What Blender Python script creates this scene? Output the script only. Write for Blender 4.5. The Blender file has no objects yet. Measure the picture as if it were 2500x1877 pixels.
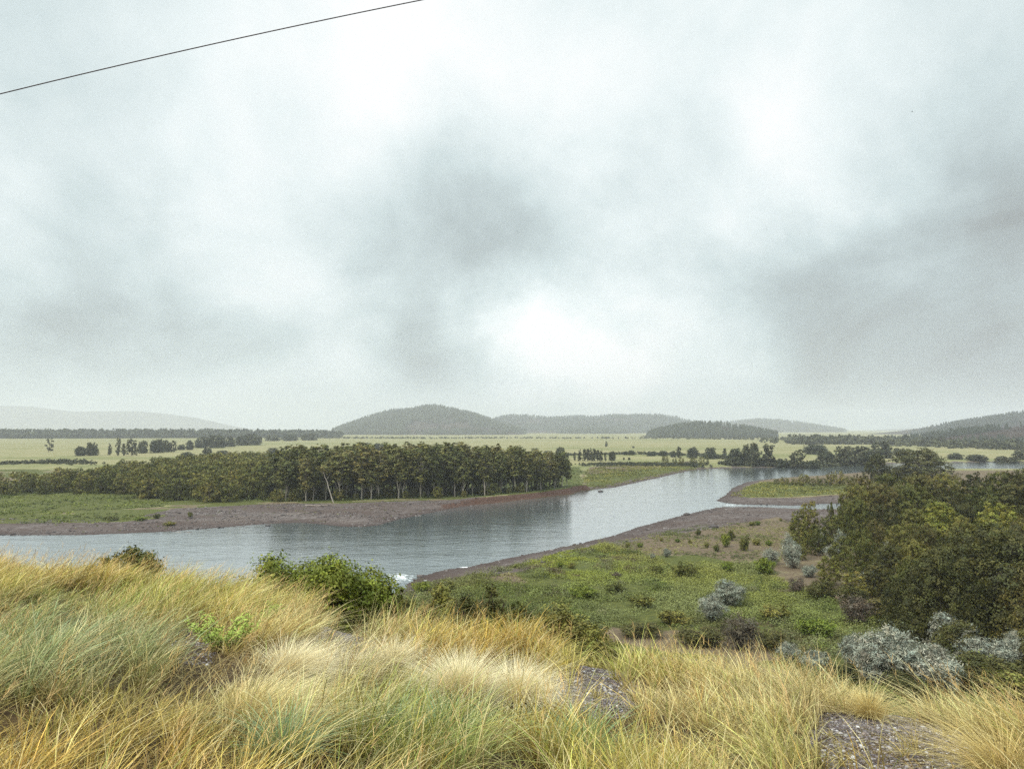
import bpy, math, random, time
T0 = time.time()
def tick(w): print('TICK', w, round(time.time()-T0, 1))
import numpy as np
from mathutils import Vector
R = math.radians
rs = np.random.RandomState(7)
random.seed(7)
SC = bpy.context.scene
COL = SC.collection

# ------------------------------------------------------------------ camera
F = 1850.0; HR = 1046.0; EYE = 24.0
PITCH = math.atan((HR - 938.5) / F)
cam = bpy.data.cameras.new('camera')
cam.sensor_width = 36.0; cam.lens = 36.0 * F / 2500.0
cam.clip_start = 0.05; cam.clip_end = 40000.0
camo = bpy.data.objects.new('camera', cam); COL.objects.link(camo)
camo.location = (0, 0, EYE); camo.rotation_euler = (R(90) + PITCH, 0, 0)
SC.camera = camo

# ------------------------------------------------------------------ world, sun, exposure
SUN_EL, SUN_AZ = R(46), R(232)       # azimuth measured clockwise from +y (behind the viewer, to the left)
W = bpy.data.worlds.new('World'); SC.world = W; W.use_nodes = True
SKY_LOW, SKY_ZEN = 1.04, 3.6
def world_sky():
    nt = W.node_tree; N = nt.nodes; L = nt.links; N.clear()
    out = N.new('ShaderNodeOutputWorld'); bg = N.new('ShaderNodeBackground'); L.new(bg.outputs[0], out.inputs[0])
    sky = N.new('ShaderNodeTexSky'); sky.sky_type = 'NISHITA'; sky.sun_disc = False
    sky.sun_elevation = SUN_EL; sky.sun_rotation = SUN_AZ; sky.dust_density = 3.0
    def sc_(col, k):
        m = N.new('ShaderNodeVectorMath'); m.operation = 'SCALE'; L.new(col, m.inputs[0]); m.inputs['Scale'].default_value = k; return m.outputs[0]
    blue = sc_(sky.outputs[0], 0.1)
    tc = N.new('ShaderNodeTexCoord'); D = tc.outputs['Generated']
    sep = N.new('ShaderNodeSeparateXYZ'); L.new(D, sep.inputs[0])
    def math_(op, a, b=None, c=None, clamp=False):
        m = N.new('ShaderNodeMath'); m.operation = op; m.use_clamp = clamp
        for i, v in enumerate((a, b, c)):
            if v is None: continue
            if isinstance(v, (int, float)): m.inputs[i].default_value = v
            else: L.new(v, m.inputs[i])
        return m.outputs[0]
    z = sep.outputs[2]
    zc = math_('ADD', math_('MAXIMUM', z, 0.0), 0.34)
    u = math_('DIVIDE', sep.outputs[0], zc); v = math_('DIVIDE', sep.outputs[1], zc)
    uv = N.new('ShaderNodeCombineXYZ'); L.new(u, uv.inputs[0]); L.new(v, uv.inputs[1])
    mp = N.new('ShaderNodeMapping'); mp.inputs['Rotation'].default_value = (0, 0, R(38)); mp.inputs['Scale'].default_value = (1.15, 0.8, 1)
    L.new(uv.outputs[0], mp.inputs[0])
    def noise(vec, scale, det, rough, dist=0.0):
        n = N.new('ShaderNodeTexNoise'); n.inputs['Scale'].default_value = scale; n.inputs['Detail'].default_value = det
        n.inputs['Roughness'].default_value = rough; n.inputs['Distortion'].default_value = dist; L.new(vec, n.inputs['Vector']); return n
    n1 = noise(mp.outputs[0], 1.5, 6, 0.55, 0.5)
    n2 = noise(D, 3.1, 5, 0.5, 0.2)
    n3 = noise(D, 9.0, 6, 0.6, 0.3)
    wob = noise(D, 4.5, 5, 0.6)
    ws = N.new('ShaderNodeVectorMath'); ws.operation = 'SUBTRACT'; L.new(wob.outputs['Color'], ws.inputs[0]); ws.inputs[1].default_value = (0.5, 0.5, 0.5)
    wa = N.new('ShaderNodeVectorMath'); wa.operation = 'MULTIPLY_ADD'; L.new(ws.outputs[0], wa.inputs[0]); wa.inputs[1].default_value = (0.30,)*3; L.new(D, wa.inputs[2])
    dn = N.new('ShaderNodeVectorMath'); dn.operation = 'NORMALIZE'; L.new(wa.outputs[0], dn.inputs[0])
    acc = math_('MULTIPLY_ADD', math_('SUBTRACT', n1.outputs[0], 0.5), 1.15, math_('MULTIPLY_ADD', math_('SUBTRACT', n3.outputs[0], 0.5), 0.30, math_('MULTIPLY', math_('SUBTRACT', n2.outputs[0], 0.5), 0.85)))
    # cloud banks: direction through this photo pixel, angular radius (deg), strength
    banks = [(1370, 815, 6.5, .34), (1320, 785, 4.2, .30), (1480, 850, 4, .14), (1080, 120, 10, .32), (1930, 230, 12, .26), (1750, 520, 8, .10), (1700, 880, 7, .22),
             (1000, 470, 9, -.11), (1260, 650, 8, -.18), (2330, 860, 11, -.40), (2450, 480, 9, -.12), (230, 690, 9, -.28), (870, 830, 7, -.16),
             (640, 350, 9, .12), (130, 420, 7, .05), (60, 60, 9, -.10), (600, 650, 6, .04), (2420, 60, 9, -.06), (2250, 940, 7, -.10), (1700, 640, 6, -.10), (2000, 740, 8, -.22), (90, 950, 8, -.06)]
    cp, sp = math.cos(PITCH), math.sin(PITCH)
    for px, py, rad, st in banks:
        up = 938.5 - py; d = Vector((px - 1250, F*cp - up*sp, F*sp + up*cp)).normalized()
        dt = N.new('ShaderNodeVectorMath'); dt.operation = 'DOT_PRODUCT'; L.new(dn.outputs[0], dt.inputs[0]); dt.inputs[1].default_value = d
        k = 1.0 / (1 - math.cos(R(rad)))
        g = math_('EXPONENT', math_('MULTIPLY', math_('SUBTRACT', dt.outputs['Value'], 1.0), k))
        acc = math_('MULTIPLY_ADD', g, st, acc)
    cr = N.new('ShaderNodeValToRGB'); e = cr.color_ramp.elements
    e[0].position = 0.0; e[0].color = (0.30, 0.325, 0.32, 1); e[1].position = 1.0; e[1].color = (0.97, 0.99, 0.985, 1)
    for p, c in ((.28, (.43, .50, .505)), (.5, (.60, .695, .70)), (.75, (.80, .875, .875))):
        q = e.new(p); q.color = (*c, 1)
    L.new(math_('ADD', acc, 0.60, clamp=True), cr.inputs[0])
    # the thin place in the cloud, where the sun nearly breaks through
    up = 938.5 - 800; d = Vector((1350 - 1250, F*cp - up*sp, F*sp + up*cp)).normalized()
    dt = N.new('ShaderNodeVectorMath'); dt.operation = 'DOT_PRODUCT'; L.new(dn.outputs[0], dt.inputs[0]); dt.inputs[1].default_value = d
    glow = math_('EXPONENT', math_('MULTIPLY', math_('SUBTRACT', dt.outputs['Value'], 1.0), 1.0 / (1 - math.cos(R(6.5)))))
    # overcast skies grow brighter towards the zenith
    mr = N.new('ShaderNodeMapRange'); mr.interpolation_type = 'SMOOTHSTEP'
    mr.inputs['From Min'].default_value = 0.5; mr.inputs['From Max'].default_value = 1.0
    mr.inputs['To Min'].default_value = SKY_LOW; mr.inputs['To Max'].default_value = SKY_ZEN; L.new(z, mr.inputs[0])
    vs = N.new('ShaderNodeVectorMath'); vs.operation = 'SCALE'; L.new(cr.outputs[0], vs.inputs[0]); L.new(math_('MULTIPLY_ADD', glow, .10, mr.outputs[0]), vs.inputs['Scale'])
    mx = N.new('ShaderNodeMix'); mx.data_type = 'RGBA'; mx.inputs['Factor'].default_value = 0.94
    L.new(blue, mx.inputs['A']); L.new(vs.outputs[0], mx.inputs['B'])
    L.new(mx.outputs['Result'], bg.inputs['Color']); bg.inputs['Strength'].default_value = 0.62
world_sky()
sun = bpy.data.lights.new('sun', 'SUN'); sun.energy = 1.5; sun.angle = R(14); sun.color = (1.0, 0.96, 0.88)
so = bpy.data.objects.new('sun', sun); COL.objects.link(so)
sd = Vector((math.sin(SUN_AZ)*math.cos(SUN_EL), math.cos(SUN_AZ)*math.cos(SUN_EL), math.sin(SUN_EL)))
so.rotation_euler = sd.to_track_quat('Z', 'Y').to_euler(); so.location = sd * 100
SC.view_settings.view_transform = 'Standard'; SC.view_settings.look = 'None'
SC.view_settings.exposure = 0.80; SC.view_settings.gamma = 1.0; SC.view_settings.use_curve_mapping = False
cy = SC.cycles
cy.max_bounces = 6; cy.diffuse_bounces = 3; cy.glossy_bounces = 2; cy.transmission_bounces = 3; cy.volume_bounces = 2; cy.transparent_max_bounces = 4
cy.use_denoising = False; cy.caustics_reflective = False; cy.caustics_refractive = False; cy.sample_clamp_indirect = 4
cy.use_adaptive_sampling = True; cy.adaptive_threshold = 0.01

# ------------------------------------------------------------------ geometry helpers
CP, SP = math.cos(PITCH), math.sin(PITCH)
def ray(px, py):
    up = 938.5 - py
    return px - 1250.0, F*CP - up*SP, F*SP + up*CP
def G(px, py, z=0.0):                      # where the ray through a pixel meets height z
    a, b, c = ray(px, py); t = (z - EYE) / c
    return a*t, b*t
def P(px, d): return (px - 1250.0) / F * d  # x of a column at distance d (near the horizon)
def zat(py, d): return EYE - (py - HR) / F * d
def proj(x, y, z):
    dz = z - EYE
    fw = y*CP + dz*SP; up = -y*SP + dz*CP
    return 1250 + F*x/fw, 938.5 - F*up/fw
def h2(ix, iy, s):
    n = (ix.astype(np.int64)*374761393 + iy.astype(np.int64)*668265263 + s*974634777) & 0x7fffffff
    n = ((n ^ (n >> 13)) * 1274126177) & 0x7fffffff
    return ((n ^ (n >> 16)) & 0xffff) / 65535.0
def vnoise(x, y, s=0):
    x = np.asarray(x, float); y = np.asarray(y, float)
    ix = np.floor(x); iy = np.floor(y); fx = x-ix; fy = y-iy; fx = fx*fx*(3-2*fx); fy = fy*fy*(3-2*fy)
    a = h2(ix, iy, s); b = h2(ix+1, iy, s); c = h2(ix, iy+1, s); d = h2(ix+1, iy+1, s)
    return (a*(1-fx)+b*fx)*(1-fy) + (c*(1-fx)+d*fx)*fy
def fbm(x, y, s=0, o=4):
    r = 0; a = .5
    for k in range(o):
        r = r + a*(vnoise(x*2**k, y*2**k, s+k*17) - .5); a *= .5
    return r * 2
def sstep(a, b, x):
    t = np.clip((x-a)/(b-a), 0, 1); return t*t*(3-2*t)
def sdf(x, y, poly):                        # positive inside
    x = np.asarray(x, float); y = np.asarray(y, float); d = np.full(x.shape, 1e18); ins = np.zeros(x.shape, bool); n = len(poly)
    for i in range(n):
        ax, ay = poly[i]; bx, by = poly[(i+1) % n]
        ex, ey = bx-ax, by-ay; wx, wy = x-ax, y-ay
        t = np.clip((wx*ex+wy*ey)/max(ex*ex+ey*ey, 1e-9), 0, 1)
        d = np.minimum(d, (wx-ex*t)**2 + (wy-ey*t)**2)
        c = (ay > y) != (by > y)
        if by != ay: ins ^= c & (x < (bx-ax)*(y-ay)/(by-ay) + ax)
    d = np.sqrt(d); return np.where(ins, d, -d)
def mesh(name, V, Fc, mats, col=None, smooth=False, cname='col', mi=None):
    V = np.asarray(V, np.float32); me = bpy.data.meshes.new(name)
    if not isinstance(Fc, (list, tuple)): Fc = [Fc]
    Fc = [np.asarray(f, np.int32) for f in Fc if len(f)]
    me.vertices.add(len(V)); me.vertices.foreach_set('co', V.ravel())
    loops = np.concatenate([f.ravel() for f in Fc]); tot = np.concatenate([np.full(len(f), f.shape[1], np.int32) for f in Fc])
    me.loops.add(len(loops)); me.loops.foreach_set('vertex_index', loops)
    me.polygons.add(len(tot)); st = np.concatenate([[0], np.cumsum(tot)[:-1]]).astype(np.int32)
    me.polygons.foreach_set('loop_start', st)
    if smooth: me.polygons.foreach_set('use_smooth', np.ones(len(tot), bool))
    for m in (mats if isinstance(mats, (list, tuple)) else [mats]): me.materials.append(m)
    if mi is not None: me.polygons.foreach_set('material_index', np.asarray(mi, np.int32))
    me.update(calc_edges=True)
    if col is not None:
        a = me.color_attributes.new(cname, 'FLOAT_COLOR', 'POINT')
        c = np.ones((len(V), 4), np.float32); c[:, :col.shape[1]] = col; a.data.foreach_set('color', c.ravel())
    return me
def obj(name, me, parent=None, loc=None):
    o = bpy.data.objects.new(name, me); COL.objects.link(o)
    if parent: o.parent = parent
    if loc is not None: o.location = loc
    return o
def tag(o, label=None, cat=None, group=None, kind=None):
    if label: o['label'] = label
    if cat: o['category'] = cat
    if group: o['group'] = group
    if kind: o['kind'] = kind
    return o
def thing(name, loc, label, cat, group=None, rz=0, s=1.0):
    e = bpy.data.objects.new(name, None); COL.objects.link(e); e.location = loc; e.rotation_euler = (0, 0, rz)
    e.scale = s if isinstance(s, (tuple, list)) else (s, s, s); e.empty_display_size = .5
    return tag(e, label, cat, group)

# ------------------------------------------------------------------ materials
def mat(name):
    m = bpy.data.materials.new(name); m.use_nodes = True; nt = m.node_tree
    return m, nt, nt.nodes['Principled BSDF'], nt.nodes['Material Output']
def nnode(nt, scale, det=4, rough=.55, coord='Object', sc=None):
    tc = nt.nodes.new('ShaderNodeTexCoord'); n = nt.nodes.new('ShaderNodeTexNoise')
    n.inputs['Scale'].default_value = scale; n.inputs['Detail'].default_value = det; n.inputs['Roughness'].default_value = rough
    if sc:
        mp = nt.nodes.new('ShaderNodeMapping'); mp.inputs['Scale'].default_value = sc
        nt.links.new(tc.outputs[coord], mp.inputs[0]); nt.links.new(mp.outputs[0], n.inputs['Vector'])
    else: nt.links.new(tc.outputs[coord], n.inputs['Vector'])
    return n
def ramp(nt, src, stops):
    r = nt.nodes.new('ShaderNodeValToRGB'); e = r.color_ramp.elements
    e[0].position = stops[0][0]; e[0].color = (*stops[0][1], 1); e[1].position = stops[-1][0]; e[1].color = (*stops[-1][1], 1)
    for p, c in stops[1:-1]: e.new(p).color = (*c, 1)
    nt.links.new(src, r.inputs[0]); return r.outputs[0]
def mix(nt, f, a, b, mode='MIX'):
    m = nt.nodes.new('ShaderNodeMix'); m.data_type = 'RGBA'; m.blend_type = mode
    for k, v in (('Factor', f), ('A', a), ('B', b)):
        if isinstance(v, (int, float)): m.inputs[k].default_value = v
        elif isinstance(v, tuple): m.inputs[k].default_value = (*v, 1)
        else: nt.links.new(v, m.inputs[k])
    return m.outputs['Result']
def mth(nt, op, a, b=0.0, clamp=False):
    m = nt.nodes.new('ShaderNodeMath'); m.operation = op; m.use_clamp = clamp
    for i, v in enumerate((a, b)):
        if isinstance(v, (int, float)): m.inputs[i].default_value = v
        else: nt.links.new(v, m.inputs[i])
    return m.outputs[0]
def leafmat(name, base, vary=.25, trans=.12, rough=.6, spec=.25, objvar=.3):
    """leaf surface: base colour x per-leaf tone x per-plant tone, partly translucent"""
    m, nt, b, out = mat(name)
    at = nt.nodes.new('ShaderNodeAttribute'); at.attribute_name = 'col'
    c = mix(nt, 1.0, base, at.outputs['Color'], 'MULTIPLY')
    oi = nt.nodes.new('ShaderNodeObjectInfo')
    hs = nt.nodes.new('ShaderNodeHueSaturation'); nt.links.new(c, hs.inputs['Color'])
    nt.links.new(mth(nt, 'ADD', mth(nt, 'MULTIPLY', oi.outputs['Random'], objvar), 1 - objvar/2), hs.inputs['Value'])
    nt.links.new(mth(nt, 'ADD', mth(nt, 'MULTIPLY', oi.outputs['Random'], -.04*min(objvar/.3, 1)), .52), hs.inputs['Hue'])
    nt.links.new(hs.outputs[0], b.inputs['Base Color']); b.inputs['Roughness'].default_value = rough
    b.inputs['Specular IOR Level'].default_value = spec
    tr = nt.nodes.new('ShaderNodeBsdfTranslucent'); nt.links.new(hs.outputs[0], tr.inputs[0])
    ms = nt.nodes.new('ShaderNodeMixShader'); ms.inputs[0].default_value = trans
    nt.links.new(b.outputs[0], ms.inputs[1]); nt.links.new(tr.outputs[0], ms.inputs[2]); nt.links.new(ms.outputs[0], out.inputs[0])
    return m
def barkmat(name, a, b_, scale=6):
    m, nt, b, out = mat(name)
    n = nnode(nt, scale, 5, .65, sc=(1, 1, .3))
    nt.links.new(ramp(nt, n.outputs[0], [(.3, a), (.7, b_)]), b.inputs['Base Color']); b.inputs['Roughness'].default_value = .9
    return m
M_COT = leafmat('cottonwood_leaf', (.155, .148, .040), objvar=.45)
M_LOW = leafmat('broad_leaf', (.150, .145, .028), objvar=.75)
M_DARK = leafmat('dark_leaf', (.092, .086, .020), objvar=.8)
M_OLIVE = leafmat('olive_leaf', (.13, .128, .026), objvar=.7)
M_FRESH = leafmat('fresh_leaf', (.15, .185, .022), trans=.15)
M_SILV = leafmat('silver_leaf', (.30, .31, .24), trans=.08, rough=.6, objvar=.3)
M_MAUVE = leafmat('twiggy_leaf', (.13, .10, .07), trans=.1)
M_FAR = leafmat('far_leaf', (.06, .065, .028), objvar=.4)
M_PINE = leafmat('pine_needles', (.030, .036, .018), trans=.05)
M_COVER = leafmat('weed_leaf', (1, 1, 1), objvar=.0, trans=.12)
M_GRASS = leafmat('grass_blade', (1, 1, 1), objvar=.0, trans=.15, rough=.55, spec=.3)
M_BPALE = barkmat('pale_bark', (.20, .17, .14), (.50, .44, .37))
M_BARK = barkmat('brown_bark', (.05, .038, .03), (.16, .12, .09))
M_TWIG = barkmat('dark_twig', (.03, .02, .016), (.10, .07, .05))

def ground_material():
    m, nt, b, out = mat('ground')
    at = nt.nodes.new('ShaderNodeAttribute'); at.attribute_name = 'zone'
    sp = nt.nodes.new('ShaderNodeSeparateColor'); nt.links.new(at.outputs['Color'], sp.inputs[0])
    nb = nnode(nt, .35, 6, .7)                 # breaks the edges of every zone
    def edge(ch, k=.75):
        v = mth(nt, 'ADD', ch, mth(nt, 'MULTIPLY', mth(nt, 'SUBTRACT', nb.outputs[0], .5), k))
        r = nt.nodes.new('ShaderNodeMapRange'); r.interpolation_type = 'SMOOTHSTEP'; r.inputs['From Min'].default_value = .36; r.inputs['From Max'].default_value = .64
        nt.links.new(v, r.inputs[0]); return r.outputs[0]
    # meadow, in long bands
    n1 = nnode(nt, 1, 6, .65, sc=(.0022, .012, 1)); n2 = nnode(nt, .05, 5, .6, sc=(.5, 1, 1)); n3 = nnode(nt, 1.6, 4, .7)
    meadow = ramp(nt, n1.outputs[0], [(.32, (.12, .125, .045)), (.44, (.19, .175, .075)), (.50, (.27, .225, .12)), (.58, (.22, .195, .095)), (.68, (.15, .15, .06))])
    meadow = mix(nt, mth(nt, 'MULTIPLY', n2.outputs[0], .5), meadow, (.17, .19, .07))
    # gravel: mauve grey cobbles
    vo = nt.nodes.new('ShaderNodeTexVoronoi'); vo.inputs['Scale'].default_value = .9
    tc = nt.nodes.new('ShaderNodeTexCoord'); nt.links.new(tc.outputs['Object'], vo.inputs['Vector'])
    vs = nt.nodes.new('ShaderNodeSeparateColor'); nt.links.new(vo.outputs['Color'], vs.inputs[0])
    gravel = ramp(nt, vs.outputs[0], [(0, (.085, .066, .06)), (.6, (.112, .090, .082)), (1, (.15, .126, .116))])
    n4 = nnode(nt, 1, 5, .65, sc=(.03, .10, 1))
    gravel = mix(nt, mth(nt, 'MULTIPLY', mth(nt, 'SUBTRACT', n4.outputs[0], .38, True), 4.0, True), gravel, (.078, .055, .046))
    gravel = mix(nt, mth(nt, 'MULTIPLY', mth(nt, 'SUBTRACT', n2.outputs[0], .55, True), 3.0, True), gravel, (.17, .145, .13))
    # lush green
    green = ramp(nt, n3.outputs[0], [(.3, (.030, .032, .010)), (.5, (.070, .070, .016)), (.7, (.14, .125, .03))])
    green = mix(nt, mth(nt, 'MULTIPLY', n2.outputs[0], .7), green, (.085, .105, .028))
    dirt = ramp(nt, n3.outputs[0], [(.3, (.075, .05, .03)), (.55, (.14, .10, .058)), (.75, (.23, .17, .08))])
    dirt = mix(nt, mth(nt, 'MULTIPLY', n2.outputs[0], .6), dirt, (.12, .095, .075))
    soil = ramp(nt, n3.outputs[0], [(.3, (.025, .016, .009)), (.6, (.06, .038, .02)), (.8, (.10, .065, .03))])
    c = mix(nt, edge(sp.outputs[1]), meadow, green)
    c = mix(nt, edge(sp.outputs[2]), c, dirt)
    c = mix(nt, edge(sp.outputs[0]), c, gravel)
    # cut faces show earth, stones are dark where the water wets them
    ge = nt.nodes.new('ShaderNodeNewGeometry'); ps = nt.nodes.new('ShaderNodeSeparateXYZ'); nt.links.new(ge.outputs['Position'], ps.inputs[0])
    wet = nt.nodes.new('ShaderNodeMapRange'); wet.inputs['From Min'].default_value = .55; wet.inputs['From Max'].default_value = .12; nt.links.new(mth(nt, 'ADD', ps.outputs[2], mth(nt, 'MULTIPLY', nb.outputs[0], .35)), wet.inputs[0])
    c = mix(nt, mth(nt, 'MULTIPLY', wet.outputs[0], .8), c, (.045, .030, .026)); sn = nt.nodes.new('ShaderNodeSeparateXYZ'); nt.links.new(ge.outputs['Normal'], sn.inputs[0])
    st = nt.nodes.new('ShaderNodeMapRange'); st.inputs['From Min'].default_value = .93; st.inputs['From Max'].default_value = .84; nt.links.new(sn.outputs[2], st.inputs[0])
    earth = ramp(nt, n3.outputs[0], [(.3, (.05, .026, .02)), (.6, (.11, .062, .045)), (.8, (.16, .10, .07))])
    c = mix(nt, st.outputs[0], c, earth)
    c = mix(nt, at.outputs['Alpha'], c, soil)
    nt.links.new(c, b.inputs['Base Color']); b.inputs['Roughness'].default_value = .95; b.inputs['Specular IOR Level'].default_value = .15
    bp = nt.nodes.new('ShaderNodeBump'); bp.inputs['Strength'].default_value = .5; bp.inputs['Distance'].default_value = .12
    nt.links.new(n3.outputs[0], bp.inputs['Height']); nt.links.new(bp.outputs[0], b.inputs['Normal'])
    return m
M_GROUND = ground_material()

# ------------------------------------------------------------------ the river and the lie of the land
far_bank = [(-6000, 1310), (-1500, 1308), (0, 1306), (188, 1306), (375, 1299), (563, 1286), (656, 1278), (732, 1276), (780, 1279), (836, 1285), (892, 1286),
            (930, 1281), (975, 1267), (1042, 1254), (1099, 1243), (1155, 1233), (1222, 1227), (1300, 1218), (1400, 1206), (1418, 1199), (1440, 1197), (1466, 1193),
            (1500, 1190), (1560, 1177), (1610, 1166), (1675, 1151), (1717, 1145), (1798, 1142), (1891, 1141), (2006, 1137), (2070, 1134), (2172, 1132), (2400, 1128), (2800, 1124), (4000, 1118)]
near_bank = [(4000, 1146), (2800, 1150), (2500, 1147), (2300, 1146), (2150, 1148), (2087, 1153), (2062, 1157), (1950, 1163), (1900, 1167), (1857, 1171), (1823, 1176),
             (1789, 1190), (1772, 1207), (1747, 1222), (1765, 1226), (1798, 1231), (1860, 1232), (1938, 1234), (2000, 1230), (2120, 1227), (2400, 1220), (2400, 1232),
             (2120, 1243), (2002, 1244), (1934, 1242), (1815, 1238), (1770, 1237), (1747, 1239), (1675, 1255), (1610, 1272), (1560, 1285), (1492, 1308), (1417, 1326),
             (1305, 1349), (1230, 1364), (1142, 1383), (1088, 1390), (1038, 1404), (992, 1425), (985, 1440), (900, 1475), (700, 1500), (0, 1520), (-1500, 1530), (-6000, 1530)]
RIVER = [G(a, b, 0) for a, b in far_bank + near_bank]
CUT = [G(a, b, 0) for a, b in ((1120, 1242), (1222, 1227), (1300, 1218), (1400, 1206), (1420, 1198))]
RIDGE = ([-60, -20, -9.5, -4, -1.6, 0, 1.2, 2.1, 3.3, 4.8, 8, 15, 25, 60], [22, 17.5, 14, 12, 10.4, 10, 9.3, 8.9, 8.2, 7.1, 5.6, 2, -4, -20])
RIDGEZ = ([-60, -9.5, -4, -1.6, 0, 1.2, 2.1, 3.3, 4.8, 60], [21.9, 21.78, 21.52, 21.44, 21.38, 21.36, 21.30, 21.34, 21.46, 21.7])
def polyd(x, y, pts):
    d = np.full(np.shape(x), 1e18)
    for (ax, ay), (bx, by) in zip(pts[:-1], pts[1:]):
        ex, ey = bx-ax, by-ay; t = np.clip(((x-ax)*ex+(y-ay)*ey)/(ex*ex+ey*ey), 0, 1)
        d = np.minimum(d, (x-ax-ex*t)**2 + (y-ay-ey*t)**2)
    return np.sqrt(d)
def height(x, y, full=False):
    x = np.atleast_1d(np.asarray(x, float)); y = np.atleast_1d(np.asarray(y, float))
    s = -sdf(x, y, RIVER)                                   # >0 on land
    s = s + fbm(x/9, y/9, 3, 3)*2.0*np.clip(np.abs(s)/4, 0, 1) + fbm(x/2.5, y/2.5, 5, 2)*.5
    dc = polyd(x, y, CUT); steep = 1 - sstep(3, 14, dc)
    far = np.clip((np.hypot(x, y) - 350)/300, 0, 1)
    floor = 1.25 + .9*steep*np.ones_like(x) + fbm(x/30, y/30, 9, 3)*.45 + fbm(x/5, y/5, 11, 2)*.10
    wid = 13*(1-steep) + 2.4*steep
    land = -.05 + (floor+.05)*sstep(-.5, 1, s/wid*1.5-.5) * np.clip(s/.8+.0, 0, 1)
    land = np.where(s > 0, np.maximum(land, .03 + np.minimum(s*.05, .4)), 0)
    bed = -.05 - np.minimum(-s*.14, 2.2)
    z = np.where(s > 0, land, bed)
    # the bluff the viewer stands on
    ry = np.interp(x, *RIDGE); rz = np.interp(x, *RIDGEZ)
    d = y - ry
    top = 22.35 + (rz - 22.35)*np.clip((y-1.5)/np.maximum(ry-1.5, .5), -3, 1.0)
    top = np.minimum(top, 22.5)
    w = 1.1
    hill = np.where(d > 0, rz, top) - .66*((np.sqrt(d*d+w*w)+d)/2 - w/2*0) + .33*w*np.where(np.abs(d) < 50, 0, 0)
    bump = fbm(x/1.7, y/1.7, 21, 3)*.16 + fbm(x/6, y/6, 23, 2)*.22
    gully = fbm(x/9, y/14, 25, 3)*2.0*np.clip((d-4)/12, 0, 1)
    hill = hill + bump + gully
    k = 2.0                                               # smooth maximum of the bluff and the valley
    hh = np.clip(.5 + .5*(hill - z)/k, 0, 1); zz = z*(1-hh) + hill*hh + k*hh*(1-hh)*.5
    zz = np.where(hill > z + k, hill, np.where(hill < z - k, z, zz))
    if full: return zz, s, hh, steep
    return zz
def H1(x, y): return float(height(x, y)[0])

FL = 1.3
def GP(pts, z=FL): return [G(a, b, z) for a, b in pts]
GREEN = [GP([(940, 1425), (1040, 1405), (1150, 1400), (1290, 1378), (1400, 1335), (1470, 1330), (1560, 1350), (1640, 1390), (1720, 1370), (1860, 1385), (1900, 1420), (2100, 1470), (2300, 1500), (2700, 1480), (2800, 1900), (2000, 1700), (1890, 1560), (1700, 1520), (1480, 1520), (1380, 1560), (1200, 1700), (1000, 1600)]),
         GP([(-1500, 1195), (0, 1198), (300, 1202), (420, 1218), (400, 1236), (250, 1246), (0, 1256), (-1500, 1260)]),
         GP([(620, 1195), (620, 1226), (900, 1221), (1060, 1216), (1250, 1213), (1416, 1194), (1416, 1140), (900, 1140)]),
         GP([(440, 1205), (460, 1226), (640, 1223), (640, 1190)]),
         GP([(1790, 1200), (1830, 1182), (1870, 1175), (2060, 1182), (2100, 1192), (2050, 1205), (1900, 1212), (1815, 1212)]),
         GP([(1430, 1165), (1440, 1186), (1520, 1180), (1620, 1152), (1720, 1140), (1700, 1130), (1560, 1128), (1440, 1145)]),
         GP([(1900, 1132), (2000, 1134), (2120, 1131), (2120, 1126), (1900, 1127)])]
GRAVEL = [GP([(-1500, 1272), (0, 1266), (200, 1268), (330, 1262), (430, 1240), (560, 1234), (640, 1230), (850, 1228), (1100, 1220), (1230, 1219), (1230, 1290), (700, 1320), (-1500, 1340)]),
          GP([(1742, 1222), (1780, 1200), (1830, 1213), (1950, 1213), (2080, 1206), (2300, 1200), (2300, 1270), (1960, 1290), (1900, 1262), (1720, 1290), (1560, 1315), (1440, 1340), (1270, 1392), (1150, 1402), (1000, 1430), (930, 1450), (900, 1400), (1740, 1230)])]
DIRT = [GP([(1290, 1385), (1400, 1338), (1560, 1305), (1720, 1280), (1960, 1270), (1960, 1330), (1850, 1385), (1700, 1350), (1560, 1350), (1420, 1340), (1330, 1380)]),
        GP([(1050, 1440), (1120, 1400), (1240, 1385), (1290, 1420), (1200, 1430)]),
        GP([(1370, 1525), (1460, 1523), (1560, 1530), (1700, 1535), (1860, 1560), (1960, 1575), (1960, 1612), (1800, 1605), (1640, 1590), (1500, 1565), (1380, 1550)]),
        GP([(1440, 1140), (1600, 1130), (1700, 1124), (1700, 1130), (1600, 1141), (1560, 1147), (1430, 1158)])]
STRIPS = [GP([(-1500, 1250), (0, 1250), (280, 1256), (400, 1262), (300, 1272), (0, 1278), (-1500, 1280)])]
def zones(x, y, s, hh, steep):
    def m(polys, w):
        r = np.zeros(x.shape)
        for p in polys: r = np.maximum(r, sstep(-w, w, sdf(x, y, p)))
        return r
    near = np.clip(np.hypot(x, y)/250, .3, 1.5)
    g = m(GREEN, 2.5); gr = m(GRAVEL, 2.5); di = m(DIRT, 2.5)
    shore = 1 - sstep(3, 8, s)
    gr = np.maximum(gr, shore*(1-steep)); gr = np.where(s < 0, .0, gr)
    st = m(STRIPS, 2); gr = gr*(1-.75*st); g = np.maximum(g, st*.8)
    nearland = 1 - sstep(405, 445, y)
    g = np.maximum(g, nearland*(x < 40)*(fbm(x/14, y/9, 61, 3) > -.1)); di = np.maximum(di, nearland*.62*(1-g))
    a = np.clip((hh - .2)*2.5, 0, 1)
    di = np.where(s < 0, 1.0, di)
    return np.stack([gr, g, di, a], 1)

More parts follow.
